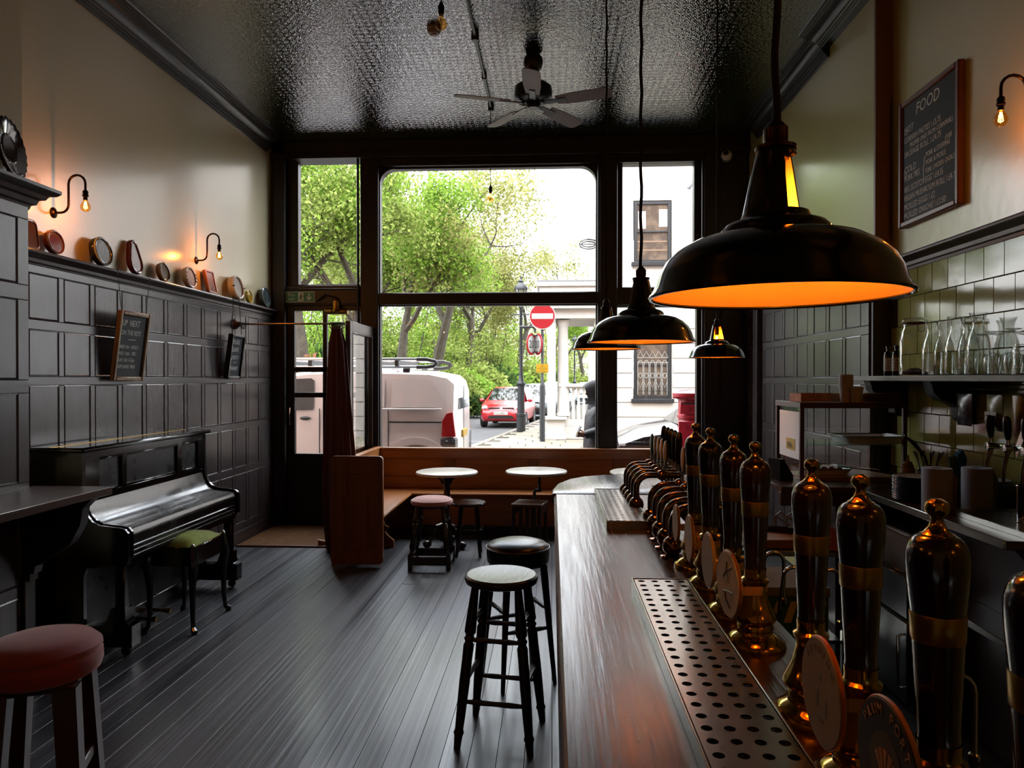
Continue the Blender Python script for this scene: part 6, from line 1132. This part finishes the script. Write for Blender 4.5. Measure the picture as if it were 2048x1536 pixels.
# ---------------------------------------------------------------- people
def skinned(name, J, E, m_, par=None, loc=(0, 0, 0), rz=0, lv=2):
    k = list(J); me = bpy.data.meshes.new(name); me.from_pydata([J[a][:3] for a in k], [(k.index(a), k.index(b)) for a, b in E], []); o = link(name, me, par, loc, (0, 0, rz)); me.materials.append(m_)
    s = o.modifiers.new('skin', 'SKIN'); s.use_smooth_shade = True; sv = me.skin_vertices[0].data
    for i, a in enumerate(k): r = J[a][3]; sv[i].radius = r if isinstance(r, tuple) else (r, r)
    for i in range(len(k)): sv[i].use_root = i == 0
    u = o.modifiers.new('subdivision', 'SUBSURF'); u.levels = lv; u.render_levels = lv; return o
COAT = mat('black_padded_coat', '#17181c', .45, bump=(7, .6, .03), var=(5, '#212327', .4, .7)); HAIRC = mat('dark_hood', '#24262c', .75, bump=(30, .3, .005)); FACE = mat('face_skin', '#b98a70', .55); JEAN = mat('dark_trousers', '#1b1d24', .8); SHOE = mat('black_shoe', '#101012', .5)
def bodyJ(arms): # facing -x
    J = {'pelvis': (0, 0, .93, (.15, .13)), 'belly': (.0, 0, 1.06, (.13, .12)), 'chest': (.0, 0, 1.25, (.16, .12)), 'neckb': (0, 0, 1.39, (.07, .07)), 'neck': (-.05, 0, 1.44, .05), 'head': (-.1, 0, 1.53, (.075, .08)), 'crown': (-.09, 0, 1.6, (.07, .075))}
    E = [('pelvis', 'belly'), ('belly', 'chest'), ('chest', 'neckb'), ('neckb', 'neck'), ('neck', 'head'), ('head', 'crown')]
    for s, n, kx_, fx_ in ((-1, 'l', -.12, -.2), (1, 'r', .06, .22)):
        J['hip'+n] = (0, s*.09, .88, .085); J['knee'+n] = (kx_*.8, s*.09, .48, .058); J['ank'+n] = (fx_, s*.09, .1, .04); J['toe'+n] = (fx_-.16, s*.1, .035, .035)
        E += [('pelvis', 'hip'+n), ('hip'+n, 'knee'+n), ('knee'+n, 'ank'+n), ('ank'+n, 'toe'+n)]
        J['sh'+n] = (.0, s*.18, 1.34, .055); J['el'+n] = (*arms[n][0], .042); J['wr'+n] = (*arms[n][1], .028); E += [('chest', 'sh'+n), ('sh'+n, 'el'+n), ('el'+n, 'wr'+n)]
    return J, E
t = thing('person', 'person in a black hooded padded coat walking past holding a phone', 'person', (.62, 9.15, PZ))
arms = {'l': ((.02, -.24, 1.08), (-.2, -.2, 1.02)), 'r': ((.06, .23, 1.08), (-.12, .2, .98))}; J, E_ = bodyJ(arms); skinned('body', J, E_, FACE, t)
m = M(); n = 24; rings_ = []
for z, a, b, dx in ((.42, .25, .26, .03), (.6, .255, .265, .02), (.78, .24, .25, .01), (.95, .22, .24, .0), (1.1, .205, .235, 0), (1.25, .2, .235, .0), (1.35, .165, .215, .01), (1.41, .11, .13, .0)): rings_.append([(dx+a*cos(2*pi*k/n)*(1+.02*sin(z*70)), b*sin(2*pi*k/n), z) for k in range(n)])
m.v = [p for r in rings_ for p in r]; m.f = [(i*n+k, i*n+(k+1) % n, (i+1)*n+(k+1) % n, (i+1)*n+k) for i in range(len(rings_)-1) for k in range(n)]; m.obj('coat', COAT, t)
for s, n_ in ((-1, 'l'), (1, 'r')):
    e_, w_ = arms[n_]; M().tube([(.0, s*.17, 1.36), (.01, s*.2, 1.3), (.02, s*.235, 1.2), e_, ((e_[0]+w_[0])/2, (e_[1]+w_[1])/2, (e_[2]+w_[2])/2), w_], [.06, .085, .08, .075, .065, .05], 14).obj('sleeve', COAT, t)
    for q in (('hip', 'knee'), ('knee', 'ank')): a, b = J[q[0]+n_], J[q[1]+n_]; M().tube([a[:3], b[:3]], [.1 if q[0] == 'hip' else .075, .075 if q[0] == 'hip' else .055], 12).obj('trouser_leg', JEAN, t)
    a = J['ank'+n_]; M().ball((a[0]-.07, a[1], .045), (.14, .05, .045), 14, 8).obj('shoe', SHOE, t)
h = M(); n = 28; HR = ((1.33, .17, .2, .0), (1.39, .14, .15, -.02), (1.46, .125, .125, -.06), (1.53, .125, .12, -.09), (1.6, .125, .115, -.1), (1.655, .1, .095, -.085), (1.69, .055, .055, -.06), (1.7, .012, .012, -.05))
for q, (z, a, b, cx) in enumerate(HR): h.v += [(cx+a*cos(2*pi*k/n)*(1.18 if 2 <= q <= 4 and cos(2*pi*k/n) < -.5 else 1), b*sin(2*pi*k/n), z) for k in range(n)]
h.f = [(i*n+k, i*n+(k+1) % n, (i+1)*n+(k+1) % n, (i+1)*n+k) for i in range(len(HR)-1) for k in range(n) if not (2 <= i <= 3 and 10 <= k <= 17)]+[tuple((len(HR)-1)*n+k for k in range(n))]; h.obj('hood', HAIRC, t)
f = M().ball((-.178, 0, 1.525), (.016, .014, .02), 10, 6).obj('nose', FACE, t); M().box(-.174, -.165, -.022, .022, 1.478, 1.485, .002).obj('mouth', mat('lip_pink', '#8a4f48', .5), t)
for s in (-1, 1): M().ball((-.163, s*.032, 1.553), (.01, .013, .009), 10, 6).obj('eye', PAPER, t); M().box(-.172, -.16, s*.032-.018, s*.032+.018, 1.57, 1.577, .002).obj('eyebrow', IRON, t)
hd = M().ball((-.235, -.19, 1.02), (.045, .018, .035), 14, 8).obj('hand', FACE, t)
for k in range(4): z = 1.045-k*.016; M().tube([(-.265, -.195, z), (-.295, -.2, z), (-.305, -.185, z), (-.295, -.17, z)], [.009, .0085, .008, .006], 6).obj('finger', FACE, hd)
M().tube([(-.225, -.18, 1.05), (-.25, -.165, 1.07), (-.28, -.168, 1.075)], [.011, .01, .008], 6).obj('thumb', FACE, hd)
tag(M().box(-.004, .004, -.035, .035, -.07, .07, .004).obj('phone', PLASTIC, None, (.62-.285, 9.15-.178, PZ+1.06), (0, .4, .3)), 'black phone held in the hand of the hooded person', 'phone')
t = thing('person', 'van driver in a pink top seen through the door window', 'person', (-4.0, 10.75, RZ_+.2)); PK = mat('pink_top', '#8a3c5c', .8)
J = {'pelvis': (.05, 0, .72, (.16, .14)), 'belly': (.03, 0, .88, (.14, .13)), 'chest': (0, 0, 1.1, (.17, .13)), 'neckb': (-.02, 0, 1.26, .07), 'neck': (-.03, 0, 1.31, .05), 'head': (-.05, 0, 1.42, (.08, .085)), 'crown': (-.04, 0, 1.5, (.075, .08)), 'shl': (0, -.18, 1.2, .06), 'ell': (-.12, -.24, .98, .045), 'wrl': (-.36, -.18, 1.08, .032), 'shr': (0, .18, 1.2, .06), 'elr': (-.12, .24, .98, .045), 'wrr': (-.36, .18, 1.08, .032), 'hipl': (-.02, -.09, .7, .09), 'kneel': (-.42, -.1, .72, .065), 'ankl': (-.5, -.1, .36, .045), 'hipr': (-.02, .09, .7, .09), 'kneer': (-.42, .1, .72, .065), 'ankr': (-.5, .1, .36, .045)}
skinned('body', J, [('pelvis', 'belly'), ('belly', 'chest'), ('chest', 'neckb'), ('neckb', 'neck'), ('neck', 'head'), ('head', 'crown'), ('chest', 'shl'), ('shl', 'ell'), ('ell', 'wrl'), ('chest', 'shr'), ('shr', 'elr'), ('elr', 'wrr'), ('pelvis', 'hipl'), ('hipl', 'kneel'), ('kneel', 'ankl'), ('pelvis', 'hipr'), ('hipr', 'kneer'), ('kneer', 'ankr')], FACE, t)
M().lathe([(.21, .7), (.2, .9), (.21, 1.1), (.17, 1.22), (.08, 1.28)], 20).obj('top', PK, t); M().ball((-.02, 0, 1.47), (.1, .1, .09), 16, 10).obj('hair', mat('dark_brown_hair', '#2c1c14', .7), t)
for s in (-1, 1): M().tube([(0, s*.17, 1.2), (-.12, s*.245, .98), (-.3, s*.2, 1.06)], [.08, .065, .05], 10).obj('sleeve', PK, t)
